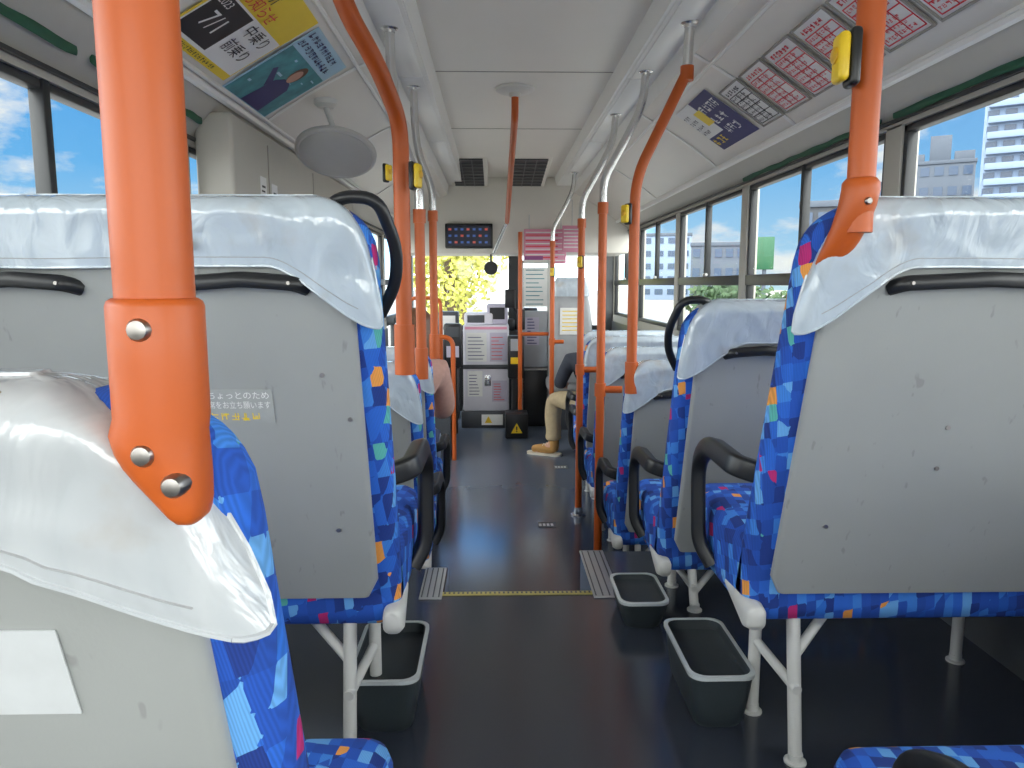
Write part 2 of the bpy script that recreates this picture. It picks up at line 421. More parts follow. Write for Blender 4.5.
# light strips on ducts
for sx, nm in ((-.367, 'left'), (.665, 'right')):
    for i, y in enumerate((-.25, 1.25, 2.75, 4.25, 5.75)):
        r = empty('ceiling_light', (sx, y, 2.275), 'slim white ceiling strip light, number %d counted from the rear on the %s duct' % (i+1, nm), 'ceiling light', 'strip lights along the ceiling ducts')
        MB().box(-.062, .062, -.749, .749, -.004, 0, .001).build('housing', M['duct'], r)
        MB().box(-.045, .045, -.745, .745, -.009, -.004, .001).build('diffuser', M['lens'], r)
# front wall / windscreen
mb = MB().box(XL, XR, 8.15, 8.25, -.1, .85).box(XL, XR, 8.1, 8.2, 1.95, 2.4).box(XL, XL+.1, 8.1, 8.2, .8, 2.0).box(XR-.1, XR, 8.1, 8.2, .8, 2.0)
struct(mb.build('wall_front', M['dwall']))
o = struct(MB().box(.15, .26, 8.14, 8.18, .85, 1.95).box(XL+.1, XR-.1, 8.14, 8.18, .85, .9).build('window_%d' % wn, M['frame']))
MB().box(XL+.1, XR-.1, 8.157, 8.163, .86, 1.95).build('pane', M['glass'], o)
struct(MB().box(XL, XR, 7.2, 7.9, 1.64, 2.36, .02).build('trim_%d' % tn, M['cove'])); tn += 1
# step nosing
o = MB().box(-.165, .300, 2.178, 2.200, ZR, ZR+.004, .001).build('step_nosing', M['strip']); tag(o, 'dull yellow dotted safety strip across the edge of the aisle step', 'step edge')
mb = MB()
for i in range(33): mb.box(-.16+i*.0140, -.154+i*.0140, 2.184, 2.194, ZR+.004, ZR+.0055)
mb.build('grip_dots', M['dgrey'], o)
for x0, x1, y1, nm in ((-.235, -.165, 2.40, 'left'), (.300, .385, 2.55, 'right')):
    o = MB().box(x0, x1, 2.15, y1, ZR, ZR+.005, .002).build('edge_plate', M['plate']); tag(o, 'wide ribbed grey corner plate on the %s side of the aisle step' % nm, 'edge plate')
    for i in range(4): MB().box(x0+.006+i*(x1-x0)/4, x0+.010+i*(x1-x0)/4, 2.16, y1-.01, ZR+.005, ZR+.0065).build('rib', M['dgrey'], o)
for (u, v, Y) in ((547, 512, 4.02), (561, 464, 5.35)):
    p = P(u, v, Y)
    o = MB().box(p.x-.05, p.x+.05, p.y-.05, p.y+.05, 0, .002).build('floor_sticker', M['dgrey'])
    tag(o, 'small worn marking on the dark floor, %s one' % ('nearer' if Y < 5 else 'farther'), 'floor marking')
    mb = MB()
    for i in range(4): mb.box(p.x-.045+i*.022, p.x-.03+i*.022, p.y-.02, p.y+.02, .002, .003)
    mb.build('worn_print', M['paper'], o)

# ------------------------------------------------------------------ seats
def seat(label, y0, z0, side, xa, w=.74, drop=0.0, loop=False, arm=True, group='blue mosaic passenger seats', vin='vinyl', mid=.112, edge=.210, bars=((.11, .30), (.465, .65)), inset=.037, flare=.006, xflare=.004, wob=.8, it=.030, adx=0.0, adz=0.0, Rc=.085, seam=False, worn=False):
    s = 1 if side == 'R' else -1
    root = empty('passenger_seat', (xa, y0, z0), label, 'bus seat', group)
    L = lambda x, y, z: Vector((s*x, y, z-drop))
    TOP = 1.08
    yr = lambda z: -.30*(z-.37)
    def dims(z, T, Rt=.034):
        d = max(0, z-(T-Rc)); ins = Rc-math.sqrt(max(0, Rc*Rc-d*d))
        d2 = max(0, z-(T-Rt)); tin = Rt-math.sqrt(max(0, Rt*Rt-d2*d2))
        th = .105-.03*(z-.33)/.75
        return ins, tin, th
    rings = []
    for z in (.300, .310, .34, .5, .65, .8, .92, .96, .99, 1.02, 1.035, 1.045, 1.053, 1.06, 1.066, 1.071, 1.075, 1.078, 1.0798):
        ins, tin, th = dims(z, TOP)
        bot = .012 if z < .305 else 0
        hw = w/2-ins-bot; ht = max(.006, th/2-tin-bot)
        rings.append([L(w/2+px, yr(max(z, .33))+th/2+py, z) for px, py in rrect(hw, ht, .032)])
    MB().loft(rings).build('backrest', M['fabric'], root, 50)
    rings = []
    z0s, z1s = .348, 1.02
    for i in range(18):
        t = i/17; z = z0s+(z1s-z0s)*t
        dt = max(0, z-(z1s-.07)); ins = inset+.07-math.sqrt(max(0, .07**2-dt*dt))
        db = max(0, (z0s+.02)-z); ins += .02-math.sqrt(max(0, .02**2-db*db))
        rings.append([L(w/2+px, yr(z)+.006+py, z) for px, py in rrect(w/2-ins, .018, .010, 16, 1, 4)])
    shell = MB().loft(rings).build('back_shell', M['shell'], root, 50)
    # thin vinyl head cover: a fitted flap, narrower along the top edge, spreading to low hanging corners
    T = TOP+.010
    base = rrect(w/2+.006, .05, .022, 64, 6, 6)
    rings = []
    seed = random.random()*50
    for f in (0, .004, .012, .03, .06, .10, .15, .20, .26, .32, .39, .46, .53, .60, .67, .74, .81, .88, .94, 1.0):
        ring = []
        for px, py in base:
            e = min(px+w/2, w/2-px); q = max(0, min(1, 1-e/.16)); q = q*q*(3-2*q)
            rear = max(0, min(1, (-py-.012)/.03)); rear = rear*rear*(3-2*rear)
            lo = mid+(edge-mid)*q
            so = .10-.045*q
            zb = T-(so+(lo-so)*rear)+noise.noise(Vector((px*6+seed, 3, py*9)))*.003
            z = T-f*(T-zb)
            g = min(1, (T-z)/edge)
            ins, tin, th = dims(z-.008, TOP)
            k = (w/2+.006-it*(1-g)**1.1-ins*.75*(1-g*.6)+xflare*g)/(w/2+.006)
            hy = max(.006, th/2+.008-tin)
            sgn = py/.05
            rr = max(0, -sgn)
            hy += rr*.013*min(1, f*4)
            nz = noise.noise(Vector((px*9+seed, z*15, sgn*2)))*.0058*min(1, f*4)*wob
            c1 = 1-abs(noise.noise(Vector((px*6+z*10+seed, z*5-px*4, seed))))*6
            c2 = 1-abs(noise.noise(Vector((px*13-z*15+seed, z*9+px*5, seed+7))))*6
            nz -= (max(0, c1)*.0042+max(0, c2)*.0024)*min(1, f*4)*rr*wob
            y = yr(z)+th/2+sgn*(hy+flare*f**2*(.3+.7*q)*rear)+min(nz, .0015)
            ring.append(L(w/2+px*k, y, z))
        rings.append(ring)
    cov = MB().loft(rings, True, False).build('head_cover', M[vin], root, 60)
    MB().tube(rings[-1]+[rings[-1][0]], .0022, 6).build('hem', M[vin], cov)
    if seam: MB().tube(rings[-3][1:64], .0009, 5).build('stitched_seam', M['stitch'], cov)
    if worn: MB().tube(rings[4][2:63], .0017, 5).build('worn_edge', M['brown'], cov)
    if bars:
        for xa_, xb_ in bars:
            zz = .957; y = yr(zz)-.012
            pts = fillet([L(xa_, y+.006, zz-.012), L(xa_+.015, y-.018, zz-.004), L((xa_+xb_)/2, y-.022, zz+.002), L(xb_-.015, y-.018, zz-.004), L(xb_, y+.006, zz-.012)], .012)
            g = MB().tube(pts, .0125, 10, .7).build('grab_bar', M['black'], root)
            for xx in (xa_+.02, xb_-.02): MB().tube([L(xx, y-.026, zz-.004), L(xx, y-.030, zz-.004)], .003, 8).build('screw', M['bolt'], g)
    if loop:
        pts = fillet([L(.080, yr(1.08)+.045, 1.068), L(.050, yr(1.08)+.03, 1.088), L(-.005, yr(1.08)+.03, 1.086), L(-.030, yr(1.0)+.045, 1.01), L(-.023, yr(.95)+.055, .95), L(.006, yr(.9)+.06, .90)], .032)
        MB().tube(pts, .0105, 12).build('corner_handle', M['black'], root)
    if arm:
        pts = fillet([L(.02+adx, .02, .585+adz), L(-.026+adx, .03, .598+adz), L(-.030+adx, .20, .605+adz), L(-.030+adx, .285, .55+adz), L(-.028+adx, .27, .36), L(.0, .25, .31)], .05)
        MB().tube(pts, .02, sec=rrect(.0215, .0165, .008, 2, 2, 4)).build('armrest', M['black'], root)
    # cushion
    rings = []
    for z, i in ((.282, .02), (.290, .006), (.316, 0), (.42, 0), (.442, .008), (.452, .025), (.456, .06)):
        rings.append([L(w/2+px, .232+py, z) for px, py in rrect(w/2-i, .228-i, .05-min(i, .03), 10, 8, 5)])
    MB().loft(rings).build('cushion', M['fabric'], root, 60)
    MB().box(*sorted((s*.05, s*(w-.05))), .12, .42, .266-drop, .290-drop, .006).build('seat_frame', M['dgrey'], root)
    rings = []
    for y, i in ((-.022, .012), (-.016, .004), (.01, 0), (.06, .006), (.13, .015), (.15, .019)):
        rings.append([L(.010+px, y, .300+py+i*.6) for px, py in rrect(.021-i*.5, .028-i, .015, 2, 2, 5)])
    MB().loft(rings).build('corner_cap', M['leg'], root, 60)
    for (x, y) in ((.100, -.02), (.075, .16), (w-.07, .37), (w-.07, .08)):
        a = L(x, y+(.045 if y < 0 else 0), .288); b = Vector((s*x, y, 0.003))
        lg = MB().tube([a, b], .0135, 12).build('leg', M['leg'], root)
        MB().lathe([(.022, 0), (.022, .004), (.0145, .006), (.0145, .02)], 14, Matrix.Translation((b.x, b.y, 0))).build('foot_ring', M['leg'], lg)
    zb = max(.06, .15-drop*.5)
    MB().tube([(s*.099, -.015, zb), (s*.076, .16, zb+.02)], .0105, 10).build('leg_rail', M['leg'], root)
    MB().tube([(s*.099, .01, max(.03, .21-drop)), (s*.20, .08, .285-drop)], .0105, 10).build('brace', M['leg'], root)
    return root, L, yr

def on_shell(root, L, yr, s, xc, zc, w, h, m, name, off=.0132):
    a = L(xc, yr(zc)-off, zc)
    o = MB().box(-w/2, w/2, -h/2, h/2, -.0006, .0006).build(name, m, root)
    up = Vector((0, -.30, 1)).normalized(); xd = Vector((1, 0, 0)); zd = xd.cross(up)
    mw = Matrix((xd, up, zd)).transposed().to_4x4(); mw.translation = a; o.matrix_local = mw
    return o
def shell_screws(root, L, yr, pts):
    for x, z in pts:
        MB().tube([L(x, yr(z)-.010, z), L(x, yr(z)-.0145, z)], .0042, 10).build('screw', M['bolt'], root)

N_, LN, yrN = seat('nearest seat on the left, worn white cover and thick orange pole bolted to its corner', .62, ZR, 'L', -.155, drop=.19, vin='vinyl_old', arm=False, mid=.100, edge=.160, bars=None, inset=.03, flare=.012, xflare=.018, wob=.9, it=.062, Rc=.075, seam=True, worn=True)
st = on_shell(N_, LN, yrN, -1, .157, .895, .080, .070, M['gpaper'], 'sticker')
on_shell(N_, LN, yrN, -1, .150, 1.000, .036, .006, M['brown'], 'stained_tag', .0350)
shell_screws(N_, LN, yrN, ((.09, .76),))
L1, LL, yl = seat('tall seat back on the left with a black corner handle and a faded sticker', 1.38, ZR, 'L', -.19, loop=True, seam=True)
st = on_shell(L1, LL, yl, -1, .245, .745, .115, .062, M['clear'], 'sticker')
lettering('ちょっとのため', .0150, M['paper'], st, -.052, .020, .001)
lettering('席をお立ち願います', .0150, M['paper'], st, -.052, .002, .001, sx=.78)
lines(st, -.052, .05, -.028, -.010, 1, M['yel'], z=.001, fill=.85)
on_shell(L1, LL, yl, -1, .295, 1.012, .050, .018, M['tanp'], 'taped_tag', .0320)
shell_screws(L1, LL, yl, ((.1, .50), (.1, .8), (.6, .5), (.06, .72)))
R1, LR, yrr = seat('large seat on the right whose top corner carries a thick orange pole', 1.38, ZR, 'R', .50, bars=((.14, .44), (.52, .66)), it=.045, edge=.222, seam=True)
shell_screws(R1, LR, yrr, ((.12, .5), (.30, .62), (.30, .70), (.52, .62), (.60, .5)))
R0, _, _ = seat('seat at the bottom right corner showing only its blue cushion top', .58, ZR, 'R', .50, drop=.19, adx=.055, adz=-.025)
R2, L_, y_ = seat('second seat from the camera on the right, with black corner handle', 2.08, ZR, 'R', .485, drop=.175, loop=True)
shell_screws(R2, L_, y_, ((.12, .55), (.4, .7)))
seat('third seat from the camera on the right, below the bent orange pole', 2.97, 0, 'R', .50, drop=.03)
seat('fourth seat from the camera on the right, beside the pole standing on the floor', 3.78, 0, 'R', .51, drop=.05)
seat('fifth seat from the camera on the right, half hidden by the poles', 4.55, 0, 'R', .53, drop=.05)
seat('farthest seat on the right, used by the passenger in khaki trousers', 5.25, 0, 'R', .58, w=.68, drop=.06)
seat('left seat just beyond the step, mostly hidden by the tall seat back', 2.62, 0, 'L', -.25, w=.70, drop=.0)
seat('left seat farther up the aisle, occupied by the passenger in pink', 3.45, 0, 'L', -.28, w=.68, drop=.02)

# ------------------------------------------------------------------ bins
def bin_(label, x0, x1, y0, y1, z0, h):
    r = empty('floor_bin', ((x0+x1)/2, (y0+y1)/2, z0), label, 'bin', 'shallow black floor boxes beside the seats')
    hw, ht = (x1-x0)/2, (y1-y0)/2
    rings = []
    for z, i in ((0, .02), (.012, .014), (h*.5, .007), (h, 0), (h, .006), (h*.85, .007)):
        rings.append([Vector((px, py, z)) for px, py in rrect(hw-i, ht-i, .03, 4, 8, 5)])
    MB().loft(rings, True, False).build('body', M['bin'], r)
    rings = []
    for z, i in ((h-.006, -.003), (h+.002, -.003), (h+.003, .005), (h-.004, .005)):
        rings.append([Vector((px, py, z)) for px, py in rrect(hw-i, ht-i, .032, 4, 8, 5)])
    rings.append(rings[0])
    MB().loft(rings, False, False).build('rim', M['rim'], r)
    rings = []
    for z, i in ((h-.006, .0065), (h*.82, .008), (h*.80, .014), (h*.80, .05)):
        rings.append([Vector((px, py, z)) for px, py in rrect(hw-i, ht-i, .028, 4, 8, 5)])
    MB().loft(rings, False, True).build('inset', M['binin'], r)
    return r
bin_('black floor box with a pale rim on the left of the aisle', -.315, -.165, 1.46, 1.74, ZR, .125)
bin_('large black floor box with a pale rim on the right of the aisle', .415, .555, 1.46, 1.74, ZR, .125)
bin_('small black floor box beside the step on the right', .345, .48, 1.93, 2.145, ZR, .08)

# ------------------------------------------------------------------ poles
def flange(parent, p, r=.03, mname='chrome', h=.02):
    p = Vector(p)
    return MB().lathe([(r, 0), (r, -.006), (r*.65, -.01), (r*.6, -h)], 16, Matrix.Translation(p)).build('flange', M[mname], parent)
def stop_button(p, label, face, sc=1.0):
    r = empty('stop_button', p, label, 'stop button', 'yellow stop buttons')
    r.rotation_euler = (0, 0, face); r.scale = (sc, sc, sc)
    MB().box(-.020, .020, -.008, .010, -.045, .045, .008, 3).build('mount', M['black'], r)
    MB().box(-.021, .021, -.026, -.008, -.038, .038, .0085, 4).build('body', M['yelp'], r)
    MB().lathe([(.013, 0), (.013, .003), (.010, .005)], 16, Matrix.Translation((0, -.026, .004)) @ Matrix.Rotation(R(90), 4, 'X')).build('push_button', M['yeld'], r)
    return r

# near left pole: straight pole, sleeve running smoothly into a flattened, slanting bolted foot
p = P(149, 200, .41); x, y = p.x, p.y
z_s = P(155, 300, .41).z
r = empty('grab_pole', (0, 0, 0), 'thickest orange pole at the left, bolted to the nearest seat', 'grab pole')
MB().tube([(x, y, z_s-.03), (x, y, 2.20)], .0205, 20).build('pole', M['orange'], r)
rings = []
for v, uc, hw, dp in ((298, 155, 43, .0215), (301, 155, 46.5, .0240), (306, 155.2, 48, .0250), (360, 156.5, 48.5, .0250), (415, 158, 48, .0250), (432, 160, 45.5, .0246), (448, 163.5, 42.5, .0238), (462, 168.5, 38.5, .0228), (475, 174.5, 33.5, .0218), (488, 181, 27.5, .0208), (500, 187, 21.5, .0198), (510, 191, 16, .0185), (516, 193.5, 11.5, .016), (519.5, 195, 6, .010), (520.5, 195, 1.5, .003)):
    a = P(uc-hw, v, y); b = P(uc+hw, v, y); c0 = (a+b)/2; hx = (b.x-a.x)/2
    if v < 416: c0.x = x; hx = dp
    n = 28
    # flattened front face: superelliptic section
    def se(t): return math.copysign(abs(t)**.75, t)
    fl_ = max(0, min(1, (v-415)/40))
    ring = []
    for j in range(n):
        cs, sn = math.cos(2*math.pi*j/n), math.sin(2*math.pi*j/n)
        ring.append(Vector((c0.x+(cs*(1-fl_)+se(cs)*fl_)*hx, c0.y+(sn*(1-fl_)+se(sn)*fl_)*dp, c0.z)))
    rings.append(ring)
sl = MB().loft(rings).build('sleeve', M['orange'], r, 60)
for (u, v, dy) in ((140, 330, .0225), (144, 455, .0215), (174, 486, .0225)):
    q = P(u, v, y-dy)
    MB().lathe([(.0066, -.010), (.0066, .0015), (.005, .0045), (.0025, .005)], 14, Matrix.Translation(q) @ Matrix.Rotation(R(90), 4, 'X')).build('bolt', M['bolt'], r)
# right near pole
p = P(863, 150, 1.15); x, y = p.x, p.y
r = empty('grab_pole', (0, 0, 0), 'orange pole rising from the corner of the large right seat', 'grab pole')
MB().tube([(x, y, 1.42), (x, y, 2.26)], .0205, 18).build('pole', M['orange'], r)
rings = []
zc = P(860, 185, 1.15).z
for z, dx, dy, hx, dp in ((zc+.010, 0, 0, .0215, .0215), (zc+.003, 0, 0, .0272, .0272), (zc-.008, 0, 0, .0278, .0278), (1.46, -.003, .002, .0275, .0275), (1.43, -.008, .012, .0270, .0245), (1.405, -.014, .024, .0260, .0215), (1.385, -.019, .036, .0250, .0185), (1.368, -.023, .048, .0230, .0155), (1.358, -.025, .056, .0180, .0110), (1.356, -.025, .058, .0120, .008)):
    rings.append([Vector((x+dx+math.cos(2*math.pi*j/24)*hx, y+dy+math.sin(2*math.pi*j/24)*dp, z)) for j in range(24)])
sl = MB().loft(rings).build('sleeve', M['orange'], r, 60)
MB().lathe([(.006, -.004), (.006, .001), (.004, .004)], 12, Matrix.Translation((x, y-.027, 1.465)) @ Matrix.Rotation(R(90), 4, 'X')).build('bolt', M['bolt'], r)
flange(r, (x, y, 2.275), .04)
stop_button(P(852, 58, 1.13), 'yellow and black stop button on the pole of the large right seat', R(-95), .92)

def bent_pole(label, orange, chrome, fl=None, sleeve=None, rad=.0195, fr=.09, foot=False):
    p0 = Vector(orange[0]); r = empty('grab_pole', p0, label, 'grab pole')
    o = [Vector(q)-p0 for q in orange]
    MB().tube(fillet(o, fr, 8) if len(o) > 2 else o, rad, 14).build('pole', M['orange'], r)
    if chrome:
        c = [Vector(q)-p0 for q in chrome]
        MB().tube(fillet(c, fr, 8) if len(c) > 2 else c, rad*.92, 14).build('steel_section', M['chrome'], r)
        MB().tube([c[0]-Vector((0, 0, .03)), c[0]+Vector((0, 0, .02))], rad*1.25, 14).build('coupling', M['orange'], r)
    if fl: flange(r, Vector(fl)-p0, .032)
    if sleeve:
        b = Vector((0, 0, sleeve[0]))
        MB().tube([b-Vector((0, 0, .02)), b+Vector((0, 0, sleeve[1]))], rad*1.28, 14).build('sleeve', M['orange'], r)
    if foot: MB().lathe([(.045, 0), (.045, .006), (.026, .012), (.024, .05)], 16).build('foot_plate', M['chrome'], r)
    return r
a = [P(405, 368, 2.38), P(403, 115, 2.28), P(376, 62, 2.12), P(340, 0, 1.97)]
a[1].x = a[0].x; a[1].y = a[0].y; a.append(Vector((-.425, 1.95, 2.275)))
bent_pole('orange pole on the left bending sideways up to the ceiling duct', a, None, fl=a[-1], sleeve=(0, .14), rad=.0255)
stop_button(P(413, 176, 2.33), 'yellow stop button on the bending left pole', R(75), .95)
stop_button(P(386, 173, 2.6), 'yellow stop button left of the bending pole', R(60), .7)
a = [P(631, 388, 2.78), P(637, 178, 2.78), P(660, 128, 2.78), P(687, 72, 2.78)]
a[1].x = a[0].x
c = [a[3], Vector((a[3].x+.002, 2.77, 2.27))]
bent_pole('orange pole on the right bending out to the ceiling above the third seat', a, c, fl=c[-1], sleeve=(0, .1))
stop_button(P(628, 214, 2.74), 'yellow stop button on the bent right pole', R(-60), .85)
fx = P(600, 400, 3.38).x
a = [Vector((fx, 3.38, 0)), Vector((fx, 3.38, P(600, 207, 3.38).z))]
c = [a[1], a[1]+Vector((.0, 0, .12)), a[1]+Vector((.10, 0, .30)), Vector((P(643, 100, 3.38).x, 3.38, P(643, 105, 3.38).z)), Vector((P(643, 100, 3.38).x+.01, 3.38, 2.27))]
ST = bent_pole('orange pole standing on the floor right of the aisle, nearest with a steel upper bend', a, c, fl=c[-1], fr=.13, foot=True)
MB().tube([(0, 0, .86), (.10, 0, .86)], .017, 12).tube([(0, 0, .83), (0, 0, .89)], .026, 12).build('side_rail', M['orange'], ST)
for y, lb in ((4.20, 'orange pole with steel bend, second along the right of the aisle'), (6.30, 'orange pole with steel bend, third along the right of the aisle beside the driver seat')):
    copy_tree(ST, (fx, y, 0), lb)
stop_button(P(581, 262, 4.16), 'small yellow stop button on the second orange pole along the right', R(-40), .8)
stop_button(P(553, 272, 6.26), 'small yellow stop button on the orange pole beside the driver seat', R(-40), .9)
for Y, u, lb in ((2.85, 422, 'thin orange pole on the left behind the bending pole'), (3.65, 435, 'thin orange pole farthest up the left side of the aisle')):
    q = P(u, 380, Y); q2 = q.copy(); q2.z = P(u, 215, Y).z
    c = [q2, q2+Vector((0, 0, .12)), Vector((q2.x-.07, Y, q2.z+.30)), Vector((-.38, Y, 2.14)), Vector((-.38, Y, 2.27))]
    q.z = 1.0
    bent_pole(lb, [q, q2], c, fl=c[-1], fr=.12, sleeve=(0, .1))
q = P(520, 400, 6.7); q.z = 0
r = empty('grab_pole', q, 'straight orange pole at the aisle edge of the driver partition', 'grab pole')
MB().tube([(0, 0, 0), (0, 0, P(518, 232, 6.7).z)], .019, 12).build('pole', M['orange'], r)
MB().tube([(0, 0, .9), (.30, 0, .9)], .017, 10).build('side_rail', M['orange'], r)
# centre ceiling rail
p = P(515, 101, 4.0); p.z = CT
r = empty('ceiling_rail', p, 'orange handrail dropping from a round white ceiling mount in mid aisle', 'handrail')
MB().lathe([(.10, 0), (.10, -.012), (.085, -.02), (.03, -.026), (.028, -.045)], 28).build('mount', M['mirrim'], r)
e1 = P(507, 222, 6.4)-p; e2 = P(494, 252, 7.1)-p
MB().tube(fillet([Vector((0, 0, -.04)), Vector((0, .02, -.14)), e1], .1), .019, 12).build('pole', M['orange'], r)
MB().tube([e1, e2], .016, 10).build('steel_section', M['chrome'], r)

# ------------------------------------------------------------------ convex mirror
c = P(336, 153, 2.95)
r = empty('round_mirror', c, 'round grey convex mirror seen from behind, on a stem under the left cove', 'mirror')
tilt = Matrix.Rotation(R(-27), 4, 'X')
MB().lathe([(.004, -.040), (.03, -.0395), (.07, -.035), (.11, -.026), (.136, -.015), (.142, -.008), (.146, .008)], 40, tilt).build('mirror_shell', M['mirror'], r)
MB().lathe([(.138, -.012), (.146, -.013), (.153, -.006), (.154, .006), (.146, .012)], 40, tilt).build('rim', M['mrim2'], r)
MB().lathe([(.146, .004), (.144, .013), (.10, .024), (.004, .03)], 40, tilt).build('mirror_face', M['mirg'], r)
tp = P(326, 108, 2.98)-c
MB().tube(fillet([Vector((0, 0, .02)), Vector((-.01, .01, .10)), tp], .03), .011, 10).build('stem', M['mirrim'], r)
MB().lathe([(.045, .03), (.045, .012), (.03, 0)], 18, Matrix.Translation(tp)).build('stem_mount', M['mirrim'], r)

# door gear housing at left
r = empty('door_housing', (-.93, 3.3, 1.5), 'beige door gear housing above the left windows with small warning labels', 'housing')
MB().box(-.05, .075, -.78, 1.3, 0, .40, .015, 3).build('cover', M['wall'], r)
for y in (-.4, .3, 1.0): MB().box(.075, .078, y-.003, y+.003, .01, .36).build('seam', M['seam'], r)
for y, z in ((-.47, .20), (-.33, .19)):
    o = MB().box(.0752, .077, y-.035, y+.035, z-.035, z+.035).build('warning_label', M['paper'], r)
    MB().box(.077, .0775, y-.02, y+.02, z-.004, z+.004).box(.077, .0775, y-.025, y+.015, z-.02, z-.014).build('print', M['blk'], o)

# ------------------------------------------------------------------ posters on coves
def cove_sheet(side, t0, t1, y0, y1, label, m, group='advertising sheets in the cove frames', off=.007):
    a = covept(side, t0, off); b = covept(side, t1, off); tm = covept(side, (t0+t1)/2, off+.002)
    c = tm.copy(); c.y = (y0+y1)/2
    return sheet('poster', label, 'poster', c, (0, 1, 0) if side < 0 else (0, -1, 0), a-b, abs(y1-y0), (a-b).length, m, group), abs(y1-y0)/2, (a-b).length/2
p1, w, h = cove_sheet(-1, .17, .75, 1.96, 2.42, 'yellow and white notice with a black date box under the left ceiling', M['yel'])
patch(p1, 'white_band', -w+.008, w-.008, -h+.028, .035, M['paper'])
patch(p1, 'date_box', -w+.014, -.01, -h+.040, .028, M['blk'], .0016)
lettering('2023', .036, M['paper'], p1, -w+.024, .006)
lettering('7/1', .088, M['paper'], p1, -w+.060, -.058)
lettering('停留所', .062, M['blk'], p1, -w+.02, .115)
lettering('のお知らせ', .052, M['red'], p1, -w+.02, .062, sx=1.05)
lettering('中乗り', .056, M['blk'], p1, .012, -.004)
lettering('前乗り', .056, M['blk'], p1, .012, -.075)
lines(p1, -w+.01, w-.01, -h+.003, -h+.026, 1, M['blk'], z=.002, fill=.7)
p2, w, h = cove_sheet(-1, .18, .79, 2.45, 2.88, 'green-blue illustrated poster with a figure, next to the yellow notice', M['sky'])
patch(p2, 'picture', -w+.01, w-.01, -h+.01, h*.45, M['teal'])
# a plain generic figure: hair, face, shoulders, arm
def disc(cx, cy, rx, ry, z, m, nm): MB().poly([(cx+rx*math.cos(i*2*math.pi/20), cy+ry*math.sin(i*2*math.pi/20), z) for i in range(20)]).build(nm, m, p2)
MB().poly([(-.06, -h+.012, .0016), (.12, -h+.012, .0016), (.10, -.04, .0016), (.06, -.015, .0016), (.0, -.015, .0016), (-.04, -.04, .0016)]).build('figure_body', M['navy'], p2)
disc(.03, .025, .040, .044, .0018, M['hairb'], 'figure_hair'); disc(.03, .015, .030, .034, .0020, M['skin'], 'figure_face')
MB().poly([(-.04, -.05, .0019), (-.12, .0, .0019), (-.135, -.015, .0019), (-.05, -.085, .0019)]).build('figure_arm', M['navy'], p2)
for i in range(9):
    a = random.uniform(-w+.02, w-.07); b = random.uniform(-h+.02, h*.35)
    MB().box(a, a+random.uniform(.015, .045), b, b+random.uniform(.004, .010), .0012, .0015).build('picture_detail', M['sky'], p2)
lines(p2, -w+.01, w-.01, h*.5, h-.01, 2, M['navy'], z=.0025, fill=.7, wt=.07)
p3, w, h = cove_sheet(1, .21, .68, 3.66, 3.18, 'navy, white and yellow notice at the far end of the right poster row', M['paper'])
patch(p3, 'navy_band', -.02, w, -h, h, M['navy']); patch(p3, 'navy_band', -w, -.02, -h, -.055, M['navy']); patch(p3, 'yellow_block', -.09, .0, .0, .09, M['yel'], .0016)
lines(p3, .0, w-.01, -.10, .11, 3, M['paper'], z=.002, fill=.7); lines(p3, -w+.01, -.10, -.04, .11, 4, M['blk'], z=.002, fill=.6); lines(p3, -w+.01, -.02, -.12, -.06, 1, M['yel'], z=.002, fill=.8)
for i in range(8):
    ya = 3.12-i*.245; yb = ya-.205
    nm = ('first', 'second', 'third', 'fourth', 'fifth', 'sixth', 'seventh', 'eighth')[i]
    pp, w, h = cove_sheet(1, .31, .67, ya, yb, 'small white sheet with %s printed table, %s after the navy notice on the right' % ('grey' if i == 0 else 'red', nm), M['paper'])
    mm = M['blk'] if i == 0 else M['red']
    lines(pp, -w+.022, w-.014, h-.036, h-.012, 1, mm, z=.002, fill=.85, wt=.09)
    lines(pp, -w+.020, w-.020, -h+.016, h-.046, 7, mm, z=.002, fill=.66, wt=.06)
    mb = MB()
    for f in (-.90, -.5, -.1, .3, .60): mb.box(-w+.012, w-.012, h*f-.0018, h*f+.0018, .001, .0018)
    for xx in (-w+.013, -.02, .03, w-.013): mb.box(xx-.0018, xx+.0018, -h*.90, h*.60, .001, .0018)
    mb.build('table_rules', mm, pp)
    MB().box(-w-.007, w+.007, h, h+.007, -.002, .004).box(-w-.007, w+.007, -h-.007, -h, -.002, .004).box(-w-.007, -w, -h, h, -.002, .004).box(w, w+.007, -h, h, -.002, .004).build('sheet_frame', M['seam'], pp)
for side, ya, yb, lb in ((1, .6, 2.42, 'long green webbing strip above the nearest right window'), (1, 2.5, 3.86, 'long green webbing strip above the second right window'), (-1, .5, 1.78, 'long green webbing strip above the nearest left window'), (-1, 1.84, 2.5, 'shorter green webbing strip above the left window by the door housing')):
    x, z0 = (1.2725, 1.876) if side > 0 else (-.9455, 1.866)
    pts = []
    for i in range(33):
        t = i/32; pts.append((x-side*(.002+.002*math.sin(t*37)), ya+(yb-ya)*t, z0-.003*math.sin(t*math.pi*7)))
    o = MB().tube(pts, [.012]+[.014]*31+[.012], 8, .3, up=(0, 0, 1)).build('webbing_strip', M['green']); tag(o, lb, 'strap', 'green webbing strips above the windows')

